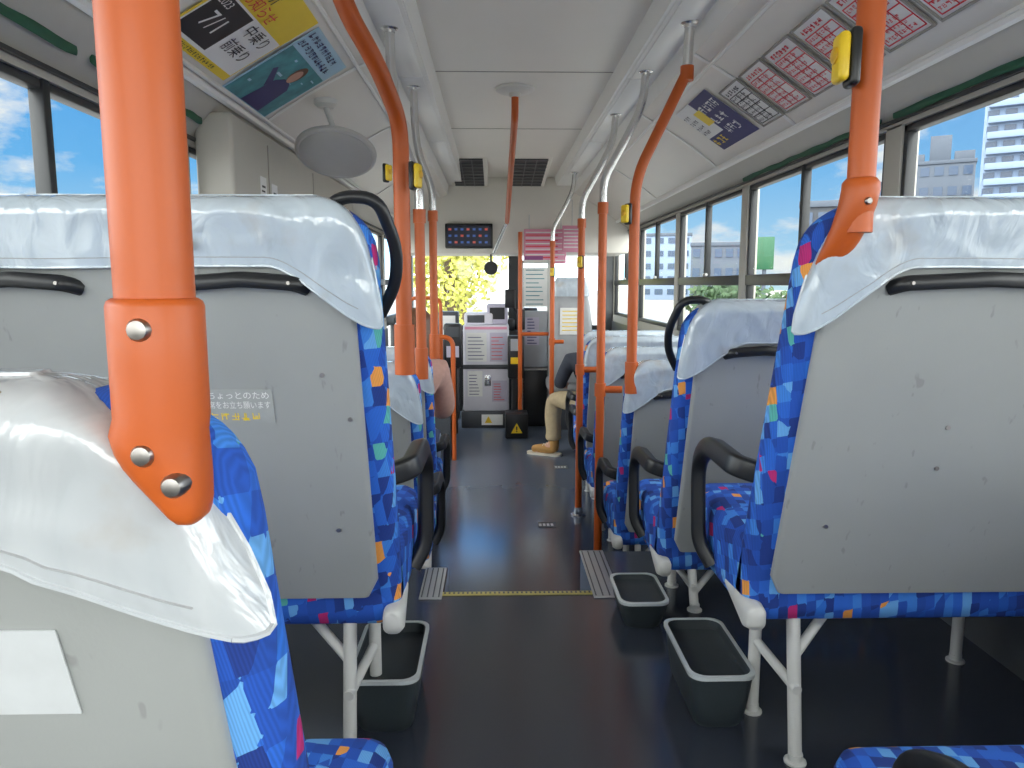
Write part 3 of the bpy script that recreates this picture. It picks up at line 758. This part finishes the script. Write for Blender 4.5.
# ------------------------------------------------------------------ ceiling vents + front gear
for u, lb in ((468, 'square dark air vent set in the front ceiling, left one'), (529, 'square dark air vent set in the front ceiling, right one')):
    x = P(u, 178, 6.6).x
    r = empty('ceiling_vent', (x, 6.62, CT), lb, 'vent', 'front ceiling air vents')
    tl = Matrix.Rotation(R(-4.5), 4, 'X')
    MB().box(-.17, .17, -.56, .56, -.045, .03, .012, 3, tl).build('housing', M['ceil'], r)
    MB().box(-.135, .135, -.50, .50, -.050, -.044, .002, 1, tl).build('grille_back', M['frame'], r)
    mb = MB()
    for i in range(9): mb.box(-.135, .135, -.48+i*.12-.010, -.48+i*.12+.010, -.056, -.048, 0, 1, tl)
    for i in range(2): mb.box(-.045+i*.09-.004, -.045+i*.09+.004, -.5, .5, -.056, -.048, 0, 1, tl)
    mb.build('slat', M['dwall'], r)
# destination / fare display
c = P(469, 236, 7.15)
r = empty('fare_display', c, 'dark fare display panel with coloured figures over the windscreen', 'display')
MB().box(-.225, .225, -.03, .06, -.115, .115, .01).build('case', M['black'], r)
MB().box(-.205, .205, -.034, -.03, -.095, .095).build('screen', M['led'], r)
mb = MB(); mr = MB()
for i in range(3):
    for j in range(7):
        x = -.18+j*.057; z = .06-i*.06
        (mr if (i+j) % 3 == 0 else mb).box(x-.012, x+.015, -.036, -.034, z-.010, z+.010)
mb.build('lit_cells', M['ledb'], r); mr.build('lit_cells', M['ledr'], r)
c = P(491, 268, 7.4)
r = empty('inside_mirror', c, 'dark round driver mirror hanging under the front header', 'mirror')
MB().lathe([(.004, -.02), (.055, -.012), (.068, 0), (.06, .012)], 24, Matrix.Rotation(R(90), 4, 'X')).build('mirror_head', M['black'], r)
MB().tube([(0, 0, .05), (0, 0, .22)], .01, 8).build('stem', M['black'], r)
# fare table boards hanging from the header
c = P(545, 247, 7.1)
r = empty('fare_table', c, 'pink and purple fare table board under the front header, right of the aisle', 'fare board')
MB().box(-.20, .20, -.01, .012, -.155, .165, .005).build('board', M['pink'], r)
mb = MB()
for i in range(6): mb.box(-.185, .185, -.0125, -.010, .135-i*.052-.005, .135-i*.052+.005)
mb.build('print', M['paper'], r)
mb = MB()
for i in range(5): mb.box(-.185, .12, -.0125, -.010, .110-i*.052-.005, .110-i*.052+.005)
mb.build('print', M['red'], r)
MB().box(-.20, -.02, -.014, -.010, -.155, -.085).build('purple_panel', M['purple'], r)
MB().tube([(-.15, 0, .14), (-.15, 0, .30)], .006, 6).build('hanger', M['leg'], r); MB().tube([(.15, 0, .14), (.15, 0, .30)], .006, 6).build('hanger', M['leg'], r)
c = P(572, 240, 6.9)
r = empty('notice_board', c, 'small pink notice hung above the driver seat', 'notice')
MB().box(-.09, .09, -.006, .006, -.11, .13, .004).build('board', M['pink'], r)
mb = MB()
for i in range(6): mb.box(-.075, .075, -.0085, -.006, .095-i*.032-.005, .095-i*.032+.005)
mb.build('print', M['paper'], r)
MB().tube([(0, 0, .12), (0, 0, .36)], .006, 6).build('hanger', M['leg'], r)
# fare machine
q = P(487, 412, 7.0)
r = empty('fare_machine', (q.x, 7.08, 0), 'tall pale lilac fare machine with paper notices at the front of the aisle', 'fare machine')
MB().box(-.22, .21, -.18, .25, .16, .97, .015).build('body', M['lgrey'], r)
MB().box(-.24, .22, -.2, .27, 0, .16, .01).build('plinth', M['dgrey'], r)
MB().box(-.21, .06, -.12, .25, .97, 1.08, .02).build('coin_head', M['lgrey'], r)
MB().box(.0, .20, -.10, .22, .97, 1.16, .02).build('bill_slot', M['dpaper'], r)
MB().box(.03, .17, -.104, -.10, 1.02, 1.13).build('slot_panel', M['black'], r)
MB().box(-.18, -.02, -.125, -.12, .99, 1.06).build('coin_panel', M['dgrey'], r)
MB().box(-.02, .04, -.186, -.18, .40, .50, .002).build('lock_plate', M['chrome'], r)
MB().box(-.22, .21, -.185, -.178, .56, .60, .002).build('door_gap', M['dgrey'], r)
for x0, x1, z0, z1, m in ((-.19, .0, .63, .90, 'paper'), (.03, .19, .63, .90, 'dpaper'), (-.20, .19, .93, .955, 'pink'), (-.18, -.04, .30, .54, 'paper'), (.05, .19, .25, .45, 'dpaper')):
    o = MB().box(x0, x1, -.183, -.18, z0, z1).build('notice', M[m], r)
    if z1-z0 > .1:
        mb = MB()
        for i in range(7):
            zz = z0+(z1-z0)*(i+.7)/8; mb.box(x0+.015, x1-.02-random.random()*.06, -.1845, -.183, zz-.003, zz+.003)
        mb.build('print', M['navy' if m == 'paper' else 'red'], o)
MB().box(-.05, .15, -.205, -.199, .03, .13).build('warning_plate', M['paper'], r)
MB().loft([[Vector((-.02, yy, .05)), Vector((.05, yy, .05)), Vector((.015, yy, .115))] for yy in (-.2065, -.205)]).build('warning_triangle', M['yelp'], r)
q = P(516, 420, 6.6)
r = empty('warning_box', (q.x, 6.50, 0), 'low black box with a yellow warning triangle by the driver partition', 'box')
MB().box(-.10, .10, -.12, .12, 0, .22, .012).build('body', M['black'], r)
MB().loft([[Vector((-.05, yy, .05)), Vector((.05, yy, .05)), Vector((0, yy, .14))] for yy in (-.1225, -.12)]).build('warning_triangle', M['yelp'], r)
MB().box(-.006, .006, -.1245, -.1225, .078, .11).box(-.006, .006, -.1245, -.1225, .062, .072).build('exclamation_mark', M['blk'], r)
q = P(512, 370, 6.85)
r = empty('payment_terminal', (q.x+.035, 6.82, 0), 'black payment terminal on a post right of the fare machine', 'terminal')
MB().tube([(0, 0, 0), (0, 0, .52)], .04, 12).build('post', M['black'], r)
MB().box(-.075, .075, -.05, .06, .48, .88, .02).build('terminal_body', M['black'], r)
MB().box(-.05, .05, -.054, -.05, .74, .85).build('terminal_screen', M['pgrey'], r)
MB().box(-.05, .05, -.054, -.05, .62, .68).build('touch_pad', M['yelp'], r)
MB().tube(fillet([(.03, .03, .86), (.03, .06, 1.05), (-.05, .02, 1.2)], .05), .012, 8).box(-.10, -.005, -.0, .03, 1.13, 1.30, .01).build('cable_holder', M['black'], r)
MB().box(.01, .085, .0, .05, .93, 1.12, .01).build('switch_box', M['black'], r)
q = P(454, 410, 6.7)
r = empty('card_reader', (q.x, 6.65, 0), 'slim black card reader column left of the fare machine', 'card reader')
MB().tube([(0, 0, 0), (0, 0, .8)], .04, 12).build('column', M['black'], r)
MB().box(-.08, .08, -.06, .06, .60, 1.00, .02).build('reader_head', M['black'], r)
MB().box(-.055, .055, -.063, -.06, .88, .97).build('reader_screen', M['dgrey'], r)
MB().box(-.055, .055, -.063, -.06, .70, .80).build('reader_notice', M['dpaper'], r)
q = P(452, 300, 7.5)
r = empty('ticket_dispenser', (q.x-.03, 7.45, 0), 'dark ticket dispenser with a pale face under the left windscreen', 'ticket machine')
MB().box(-.10, .10, -.10, .10, 0, 1.08, .015).build('body', M['dgrey'], r)
MB().box(-.07, .07, -.104, -.10, .80, 1.04).build('face_plate', M['paper'], r)
MB().box(-.05, .05, -.108, -.104, .90, .93).build('slot', M['black'], r)
q = P(445, 450, 5.6)
r = empty('luggage_guard', (q.x-.1, 5.6, 0), 'dark guard panel on the left in front of the entrance', 'panel')
MB().box(-.15, .15, -.03, .03, .0, .72, .02).build('board', M['dgrey'], r)
MB().tube(fillet([(-.17, 0, 0), (-.17, 0, .95), (.17, 0, .95), (.17, 0, 0)], .08), .018, 10).build('rail', M['orange'], r)
# front entrance handrails
q = P(441, 300, 7.0)
r = empty('entrance_rail', (q.x, 6.95, 0), 'slim steel and orange entrance handrail frame beside the front door', 'handrail')
MB().tube(fillet([(0, 0, 0), (0, 0, 1.22), (-.3, 0, 1.22), (-.3, 0, 0)], .08), .017, 10).build('hoop', M['orange'], r)
MB().tube([(0, 0, .85), (-.3, 0, .85)], .015, 10).build('cross_bar', M['chrome'], r)
MB().box(-.28, -.02, -.008, .008, .2, .8, .004).build('infill_panel', M['dgrey'], r)
# driver partition (aisle side board)
q0 = P(523, 300, 6.7); q1 = P(551, 300, 6.7)
r = empty('driver_partition', (q0.x, 6.95, 0), 'grey partition beside the driver with a notice sheet in its clear upper screen', 'partition')
wd = q1.x-q0.x
MB().box(0, wd, 0, .03, .0, .55, .006).build('lower_panel', M['black'], r)
MB().box(0, wd, 0, .03, .55, 1.10, .006).build('middle_panel', M['pgrey'], r)
MB().box(0, wd, .01, .016, 1.10, 1.56).build('clear_screen', M['glass'], r)
MB().box(-.015, .015, 0, .03, .0, 1.56).box(wd-.015, wd+.015, 0, .03, 0, 1.56).box(0, wd, 0, .03, 1.54, 1.57).box(0, wd, 0, .03, .54, .57).build('frame', M['leg'], r)
for x0, x1, z0, z1, m, pm in ((.015, .235, 1.14, 1.50, 'paper', 'teal'), (.03, .16, .78, 1.04, 'dpaper', 'navy')):
    o = MB().box(x0, x1, -.005, -.003, z0, z1).build('notice', M[m], r)
    mb = MB()
    for i in range(9):
        zz = z0+(z1-z0)*(i+.6)/9.2; mb.box(x0+.02, x1-.02-random.random()*.07, -.0065, -.005, zz-.004, zz+.004)
    mb.build('print', M[pm], o)
# driver seat & dashboard
q = P(571, 300, 6.62)
r = empty('driver_seat', (q.x, 6.72, 0), 'grey high backed driver seat with a notice on its back at the front right', 'driver seat')
rings = []
for z, hw, ht in ((.46, .17, .045), (.50, .185, .06), (.75, .195, .065), (1.0, .19, .06), (1.16, .17, .05), (1.22, .155, .045), (1.34, .15, .045), (1.39, .125, .03)):
    rings.append([Vector((px, py-.12*(z-.46), z)) for px, py in rrect(hw, ht, .04, 5, 2, 5)])
MB().loft(rings).build('backrest', M['dseat'], r, 60)
rings = []
for z, hw, ht in ((1.24, .160, .055), (1.35, .156, .055), (1.405, .132, .038)):
    rings.append([Vector((px, py-.12*(z-.46), z)) for px, py in rrect(hw, ht, .04, 5, 2, 5)])
MB().loft(rings, False, True).build('head_cover', M['vinyl'], r, 60)
MB().box(-.20, .20, -.02, .40, .36, .50, .05, 3).build('cushion', M['dseat'], r); MB().box(-.14, .14, .05, .36, 0, .37, .02).build('pedestal', M['dgrey'], r)
tl = Matrix.Translation((0, -.136, 1.02)) @ Matrix.Rotation(R(6.8), 4, 'X')
o = MB().box(-.10, .10, -.001, .001, -.12, .12, 0, 1, tl).build('notice', M['paper'], r)
mb = MB()
for i in range(6): mb.box(-.08, .06, -.0022, -.001, .09-i*.034-.004, .09-i*.034+.004, 0, 1, tl)
mb.build('print', M['yel'], o)
r = empty('dashboard', (CX, 7.88, 0), 'dark dashboard running below the windscreen', 'dashboard')
MB().box(-1.1, 1.1, -.05, .18, .0, .86, .03, 3).build('console', M['black'], r)
MB().box(-.12, .06, -.02, .14, .86, .98, .015).build('meter_hood', M['black'], r)
MB().box(.12, .30, -.02, .10, .86, 1.10, .015).build('monitor', M['black'], r)
MB().tube([(.65+.2*math.cos(a), -.18+.05*math.sin(a), .92+.18*math.sin(a)) for a in [i*2*math.pi/24 for i in range(25)]], .015, 8).build('steering_wheel', M['black'], r)

# ------------------------------------------------------------------ people
def skin(name, V, E, rad, m, parent, root=0, lev=2):
    me = bpy.data.meshes.new(name); me.from_pydata([Vector(v) for v in V], E, []); me.materials.append(m)
    o = bpy.data.objects.new(name, me); COL.objects.link(o)
    if parent: o.parent = parent
    md = o.modifiers.new('skin', 'SKIN'); md.use_smooth_shade = True
    for i, d in enumerate(me.skin_vertices[0].data):
        q = rad[i]; d.radius = q if isinstance(q, tuple) else (q, q); d.use_root = (i == root)
    s = o.modifiers.new('sub', 'SUBSURF'); s.levels = lev; s.render_levels = lev
    return o
def person(loc, rz, label, top, bottom, shoe, spine, head, knees, feet, hands, sc=1.0, hair=None, long_hair=False):
    r = empty('person', loc, label, 'person', None, rz); r.scale = (sc, sc, sc)
    V = []; E = []; rad = []
    def add(p, q, frm=None):
        V.append(Vector(p)); rad.append(q)
        if frm is not None: E.append((frm, len(V)-1))
        return len(V)-1
    hip = add(spine[0], (.13, .11)); sp = add(spine[1], (.12, .10), hip); ch = add(spine[2], (.145, .10), sp); nb = add(spine[3], (.07, .06), ch)
    nk = add(head[0], .052, nb); h1 = add(head[1], (.072, .085), nk); h2 = add(head[2], (.078, .095), h1); h3 = add(head[3], (.06, .07), h2)
    upv = (Vector(head[3])-Vector(head[1])).normalized(); fw = Vector((1, 0, 0)).cross(upv)*-1
    if fw.y < 0: fw = -fw
    add(Vector(head[1]).lerp(Vector(head[2]), .4)+fw*.105, .012, h1)
    LJ = []
    for i, s in enumerate((-1, 1)):
        c = Vector(spine[2]).lerp(Vector(spine[3]), .6)
        sh = add(c+Vector((s*.17, 0, 0)), .06, ch); hd = Vector(hands[i]); S = V[sh]
        el = add(S.lerp(hd, .5)+Vector((s*.07, -.08, -.08)), .042, sh); wr = add(S.lerp(hd, .5).lerp(hd, .75)+Vector((s*.01, 0, .02)), .03, el); ha = add(hd, (.035, .022), wr)
        for kf in range(4):
            f1 = add(hd+Vector(((kf-1.5)*.018, .045, .004)), .010, ha); add(hd+Vector(((kf-1.5)*.018, .068, -.02)), .008, f1)
        add(hd+Vector((-s*.04, .01, .02)), .010, wr)
        k = Vector(knees[i]); ank, ang = Vector(feet[i][0]), feet[i][1]; td = Vector((math.sin(ang), math.cos(ang), 0))
        th = add(Vector(spine[0])+Vector((s*.09, .06, -.02)), .09, hip); kn = add(k, .062, th); an = add(ank+Vector((0, 0, .10)), .042, kn); ft = add(ank+td*.09+Vector((0, 0, .045)), .035, an); add(ank+td*.18+Vector((0, 0, .035)), .03, ft)
        LJ.append((sh, el, wr, th, kn, ank, td))
    skin('body', V, E, rad, M['skin'], r)
    g = lambda i, k: (rad[i][0]*k, rad[i][1]*k) if isinstance(rad[i], tuple) else rad[i]*k
    VV = [V[i] for i in (hip, sp, ch, nb)]; EE = [(0, 1), (1, 2), (2, 3)]; rr = [g(hip, 1.08), g(sp, 1.12), g(ch, 1.1), g(nb, 1.02)]
    for j in LJ:
        n = len(VV); VV += [V[j[0]], V[j[1]], V[j[2]]]; rr += [g(j[0], 1.2), g(j[1], 1.3), g(j[2], 1.35)]; EE += [(2, n), (n, n+1), (n+1, n+2)]
    skin('jacket', VV, EE, rr, top, r)
    VV = [V[hip]]; rr = [(.14, .12)]; EE = []
    for j in LJ:
        n = len(VV); k = V[j[4]]; a = j[5]; td = j[6]
        VV += [V[j[3]], k, k.lerp(a, .35)+td*.015, k.lerp(a, .60), Vector((a.x, a.y, .17))+td*.008, Vector((a.x, a.y, .12))]; rr += [.10, .080, .072, .066, .068, .074]
        EE += [(0, n)]+[(n+i, n+i+1) for i in range(5)]
    skin('trousers', VV, EE, rr, bottom, r)
    for j in LJ:
        a = j[5]; td = j[6]; sd = Vector((td.y, -td.x, 0))
        q = lambda f, z: Vector((a.x, a.y, z))+td*f
        o = skin('shoe', [q(0, .17), q(0, .09), q(-.01, .05), q(.07, .055), q(.15, .042), q(.205, .036)], [(0, 1), (1, 2), (2, 3), (3, 4), (4, 5)], [(.046, .046), (.048, .048), (.046, .042), (.047, .046), (.046, .034), (.034, .026)], shoe, r)
        rings = []
        for z in (0, .018): rings.append([q(.085+py, z)+sd*px for px, py in rrect(.05, .155, .045, 3, 6, 5)])
        MB().loft(rings).build('sole', M['sole'], o)
        for i in range(4):
            f = .045+i*.022; zz = .112-i*.009
            MB().tube([q(f, zz-.014)-sd*.03, q(f, zz), q(f, zz-.014)+sd*.03], .0035, 6).build('lace', M['sole'], o)
    c = Vector(head[2]); mb = MB(); rings = []
    sdv = Vector((1, 0, 0))
    for i in range(9):
        t = i/8*R(115); rr_ = max(.002, math.sin(t)*.098); hz = math.cos(t)*.105
        ring = []
        for jn in range(20):
            a = 2*math.pi*jn/20; sn = math.sin(a)
            zz = max(hz, sn*.055) if sn > .2 else hz
            if long_hair and i >= 6 and sn < .2: zz -= (i-5)*.085
            ring.append(c+sdv*(math.cos(a)*rr_*(1.0 if long_hair else .92))+fw*(-.005+sn*rr_*1.12)+upv*zz)
        rings.append(ring)
    mb.loft(rings).build('hair', M[hair or 'hair'], r)
    for s in (-1, 1):
        MB().lathe([(.001, -.006), (.009, 0), (.001, .006)], 10, Matrix.Translation(c+sdv*(s*.032)+fw*.098-upv*.015)).build('eye', M['blk'], r)
    m0 = Vector(head[1])+fw*.085
    MB().box(m0.x-.022, m0.x+.022, m0.y-.004, m0.y+.004, m0.z-.004, m0.z+.004, .002).build('mouth', M['red'], r)
    return r
person((.78, 5.42, 0), 0, 'seated passenger in khaki trousers and tan boots stretching a leg into the aisle', M['jacket'], M['khaki'], M['tan'],
       [(0, 0, .50), (-.02, .09, .64), (-.04, .22, .76), (-.05, .33, .82)], [(-.04, .38, .84), (-.04, .44, .85), (-.04, .485, .89), (-.04, .51, .93)],
       [(-.33, .34, .48), (.06, .40, .48)], [((-.335, .33, 0), R(-62)), ((.04, .42, 0), R(-5))], [(-.25, .36, .57), (.04, .42, .60)], .95)
person((-.475, 3.66, .0), 0, 'seated passenger with brown hair and a dusty pink top on the left side', M['rose'], M['jean'], M['paper'],
       [(0, 0, .53), (0, .02, .68), (.02, .08, .84), (.03, .12, .95)], [(.04, .15, 1.0), (.05, .19, 1.05), (.06, .20, 1.12), (.06, .20, 1.18)],
       [(-.10, .44, .50), (.10, .44, .50)], [((-.09, .43, 0), 0), ((.09, .43, 0), 0)], [(-.09, .38, .62), (.10, .38, .62)], 1.0, 'hairb', True)

# ------------------------------------------------------------------ outside
g = MB().box(-150, 150, -60, 250, -.8, -.45).build('road', M['road']); struct(g)
def building(u0, u1, vt, Y, label, m, rows, cols, extra=None, bands=False):
    a = P(u0, 280, Y); um = (u0+u1)/2; b = P(u1, 280, Y); c = (a+b)/2; ht = P(um, vt, Y).z
    az = math.atan2(c.x, c.y); wd = (b.x-a.x)*math.cos(az); z0 = -.45
    r = empty('building', (c.x, c.y, z0), label, 'building', None, -az)
    hh = ht-z0; w2 = wd/2
    MB().box(-w2, w2, 0, wd*.5, 0, hh, .05).build('walls', m, r)
    MB().box(-w2-.1, w2+.1, -.1, wd*.5+.1, hh, hh+.35, .03).build('roof_edge', M['bgrey'], r)
    fh = hh/rows
    for i in range(rows):
        if bands:
            MB().box(-w2+.3, w2-.3, -.7, 0, i*fh+.0, i*fh+fh*.42, .03).build('balcony', M['bwhite'], r)
        for j in range(cols):
            x0 = -w2+wd*(j+.18)/cols; x1 = -w2+wd*(j+.82)/cols
            MB().box(x0, x1, -.06, .02, i*fh+fh*.42, i*fh+fh*.86).build('window', M['bwin'], r)
    if extra:
        for (x0, x1, e) in extra: MB().box(-w2+wd*x0, -w2+wd*x1, .3, wd*.3, hh, hh+e, .04).build('roof_house', m, r)
    return r
building(970, 1060, 88, 60, 'tall pale blue apartment tower with balconies at the right edge', M['bwhite'], 14, 5, bands=True)
building(896, 966, 164, 75, 'pale grey block with a stair head seen through the right window', M['bgrey'], 7, 5, [(.35, .65, 2.8), (.05, .28, 1.1), (.70, .98, 1.2)])
building(840, 898, 186, 70, 'lower grey block just left of the block with a stair head', M['bgrey'], 5, 4, [(.2, .5, 1.0)])
building(797, 842, 207, 42, 'dark grey low building seen between the right windows', M['bdark'], 3, 3)
building(842, 884, 226, 36, 'low brick coloured house seen beside the right pole', M['bred'], 2, 2)
building(690, 745, 246, 70, 'distant pale building seen through the farther right windows', M['bgrey'], 3, 5)
building(640, 690, 236, 90, 'farthest pale block seen at the front right', M['bwhite'], 5, 4)
c = P(765, 252, 30)
r = empty('road_sign', (c.x, c.y, -.45), 'green sign on a pole outside the right windows', 'sign', None, R(-20))
MB().tube([(0, .1, 0), (0, .1, c.z+.45)], .08, 8).build('post', M['bgrey'], r); MB().box(-.35, .35, -.05, .05, c.z+.45-.7, c.z+.45+.6, .03).build('board', M['signg'], r)
# white truck ahead
c = P(502, 300, 34)
r = empty('truck', (c.x, 34, -.45), 'white box truck on the road straight ahead', 'truck')
MB().box(-.95, .85, 0, 4.5, .55, 2.75, .05).build('box_body', M['truck'], r)
MB().box(-.85, .75, 4.6, 6.0, .5, 2.0, .12, 3).build('cab', M['truck'], r)
MB().box(-.9, .8, .0, 5.5, .4, .58, .02).build('chassis', M['black'], r)
for xx in (-.8, .7):
    for yy in (1.0, 5.2): MB().lathe([(.05, -.12), (.38, -.12), (.42, -.06), (.42, .06), (.38, .12), (.05, .12)], 20, Matrix.Translation((xx, yy, .42)) @ Matrix.Rotation(R(90), 4, 'Y')).build('wheel', M['black'], r)
    MB().box(xx-.08, xx+.12, -.03, 0, .46, .56, .01).build('tail_light', M['red'], r)
def tree(x, y, h, rad, label, m, n=1600):
    r = empty('tree', (x, y, -.45), label, 'tree', 'trees outside')
    MB().tube([(0, 0, 0), (.05, 0, h*.4), (.0, .1, h*.75)], [.16, .12, .05], 8).build('trunk', M['bark'], r)
    mb = MB()
    for i in range(n):
        d = Vector((random.gauss(0, 1), random.gauss(0, 1), random.gauss(0, 1))).normalized()*rad*random.uniform(.3, 1)
        d *= 1+.35*noise.noise(d*1.2+Vector((x, y, 0)))
        c = Vector((d.x, d.y, h*.56+d.z*h/rad*.42)); s = rad*.085
        a = Vector((random.gauss(0, 1), random.gauss(0, 1), random.gauss(0, 1))).normalized(); b = a.orthogonal().normalized()
        mb.poly([c-a*s, c+b*s*.6, c+a*s, c-b*s*.6])
    mb.build('crown', m, r)
for t in ((-.95, 15, 4.0, .85, 'yellow green tree straight ahead beyond the windscreen', 'leaf'), (-1.0, 22, 5.4, 1.5, 'yellow green tree farther ahead beyond the windscreen', 'leaf'), (-5.2, 19, 5, 2.0, 'yellow green tree ahead on the left roadside', 'leaf'),
          (8.6, 27, 2.0, 1.8, 'dark green shrub low in the right windows, nearer the front', 'leafd'), (9.0, 21, 1.8, 1.6, 'dark green shrub low in the right windows, middle', 'leafd'), (11.2, 16.5, 1.9, 1.7, 'dark green shrub low in the right windows, nearest', 'leafd')):
    tree(t[0], t[1], t[2], t[3], t[4], M[t[5]])

# ------------------------------------------------------------------ world & sun
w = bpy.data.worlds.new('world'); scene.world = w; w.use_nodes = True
nt = w.node_tree; N = nt.nodes; bg = N['Background']
tc = N.new('ShaderNodeTexCoord'); sp = N.new('ShaderNodeSeparateXYZ'); nt.links.new(tc.outputs['Generated'], sp.inputs[0])
rp = N.new('ShaderNodeValToRGB'); e = rp.color_ramp.elements
e[0].position = 0; e[0].color = (.55, .82, .98, 1); e[1].position = .8; e[1].color = (.03, .17, .60, 1)
q = e.new(.14); q.color = (.17, .52, .95, 1); q = e.new(.35); q.color = (.05, .33, .86, 1)
nt.links.new(sp.outputs['Z'], rp.inputs['Fac'])
mp = N.new('ShaderNodeMapping'); mp.inputs['Scale'].default_value = (1, 1, 2.4); mp.inputs['Location'].default_value = (1.7, .6, .4)
nt.links.new(tc.outputs['Generated'], mp.inputs['Vector'])
nz = N.new('ShaderNodeTexNoise'); nz.inputs['Scale'].default_value = 5.5; nz.inputs['Detail'].default_value = 7; nz.inputs['Roughness'].default_value = .55
nt.links.new(mp.outputs[0], nz.inputs['Vector'])
cr = N.new('ShaderNodeValToRGB'); cr.color_ramp.elements[0].position = .48; cr.color_ramp.elements[1].position = .57
nt.links.new(nz.outputs['Fac'], cr.inputs['Fac'])
m1 = N.new('ShaderNodeMix'); m1.data_type = 'RGBA'; m1.inputs['B'].default_value = (.93, .95, .98, 1)
nt.links.new(cr.outputs['Color'], m1.inputs['Factor']); nt.links.new(rp.outputs['Color'], m1.inputs['A'])
mr = N.new('ShaderNodeMapRange'); mr.inputs[1].default_value = .1; mr.inputs[2].default_value = .8; mr.inputs[3].default_value = 0; mr.inputs[4].default_value = .14
nt.links.new(sp.outputs['X'], mr.inputs[0])
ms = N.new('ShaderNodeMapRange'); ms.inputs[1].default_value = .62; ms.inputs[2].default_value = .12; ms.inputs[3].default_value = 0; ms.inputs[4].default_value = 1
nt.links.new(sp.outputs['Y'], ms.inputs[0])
mxm = N.new('ShaderNodeMath'); mxm.operation = 'MAXIMUM'
ml = N.new('ShaderNodeMath'); ml.operation = 'MULTIPLY'; ml.inputs[1].default_value = .9
nt.links.new(ms.outputs[0], ml.inputs[0]); nt.links.new(mr.outputs[0], mxm.inputs[0]); nt.links.new(ml.outputs[0], mxm.inputs[1])
m2 = N.new('ShaderNodeMix'); m2.data_type = 'RGBA'; m2.inputs['B'].default_value = (1.0, .975, .925, 1)
nt.links.new(mxm.outputs[0], m2.inputs['Factor']); nt.links.new(m1.outputs['Result'], m2.inputs['A'])
nt.links.new(m2.outputs['Result'], bg.inputs['Color'])
# brightness: base, added off-view boost lighting the cabin from sides and rear, added glow ahead
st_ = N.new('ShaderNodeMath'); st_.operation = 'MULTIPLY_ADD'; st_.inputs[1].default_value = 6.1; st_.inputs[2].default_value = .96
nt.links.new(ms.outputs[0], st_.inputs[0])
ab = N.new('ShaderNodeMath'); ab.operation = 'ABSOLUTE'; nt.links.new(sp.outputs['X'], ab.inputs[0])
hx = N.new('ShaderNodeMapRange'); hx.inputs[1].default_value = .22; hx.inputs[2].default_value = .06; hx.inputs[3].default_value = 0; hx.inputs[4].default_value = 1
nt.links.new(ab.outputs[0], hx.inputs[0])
hy = N.new('ShaderNodeMapRange'); hy.inputs[1].default_value = .80; hy.inputs[2].default_value = .92; hy.inputs[3].default_value = 0; hy.inputs[4].default_value = 5.0  # forward sky glow added so the aisle floor mirrors more light
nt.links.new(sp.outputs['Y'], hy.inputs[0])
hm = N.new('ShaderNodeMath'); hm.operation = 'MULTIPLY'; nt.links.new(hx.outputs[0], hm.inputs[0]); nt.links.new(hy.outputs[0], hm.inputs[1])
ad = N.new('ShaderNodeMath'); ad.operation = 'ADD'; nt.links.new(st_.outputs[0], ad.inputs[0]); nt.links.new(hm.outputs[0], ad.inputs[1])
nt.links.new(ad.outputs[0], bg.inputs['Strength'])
sl = bpy.data.lights.new('sun', 'SUN'); sl.energy = 3.5; sl.angle = R(2); sl.color = (1, .95, .86)
so = bpy.data.objects.new('sun', sl); COL.objects.link(so); so.rotation_euler = Vector((.35, .55, -1.2)).to_track_quat('-Z', 'Y').to_euler(); so.location = (0, 0, 10)
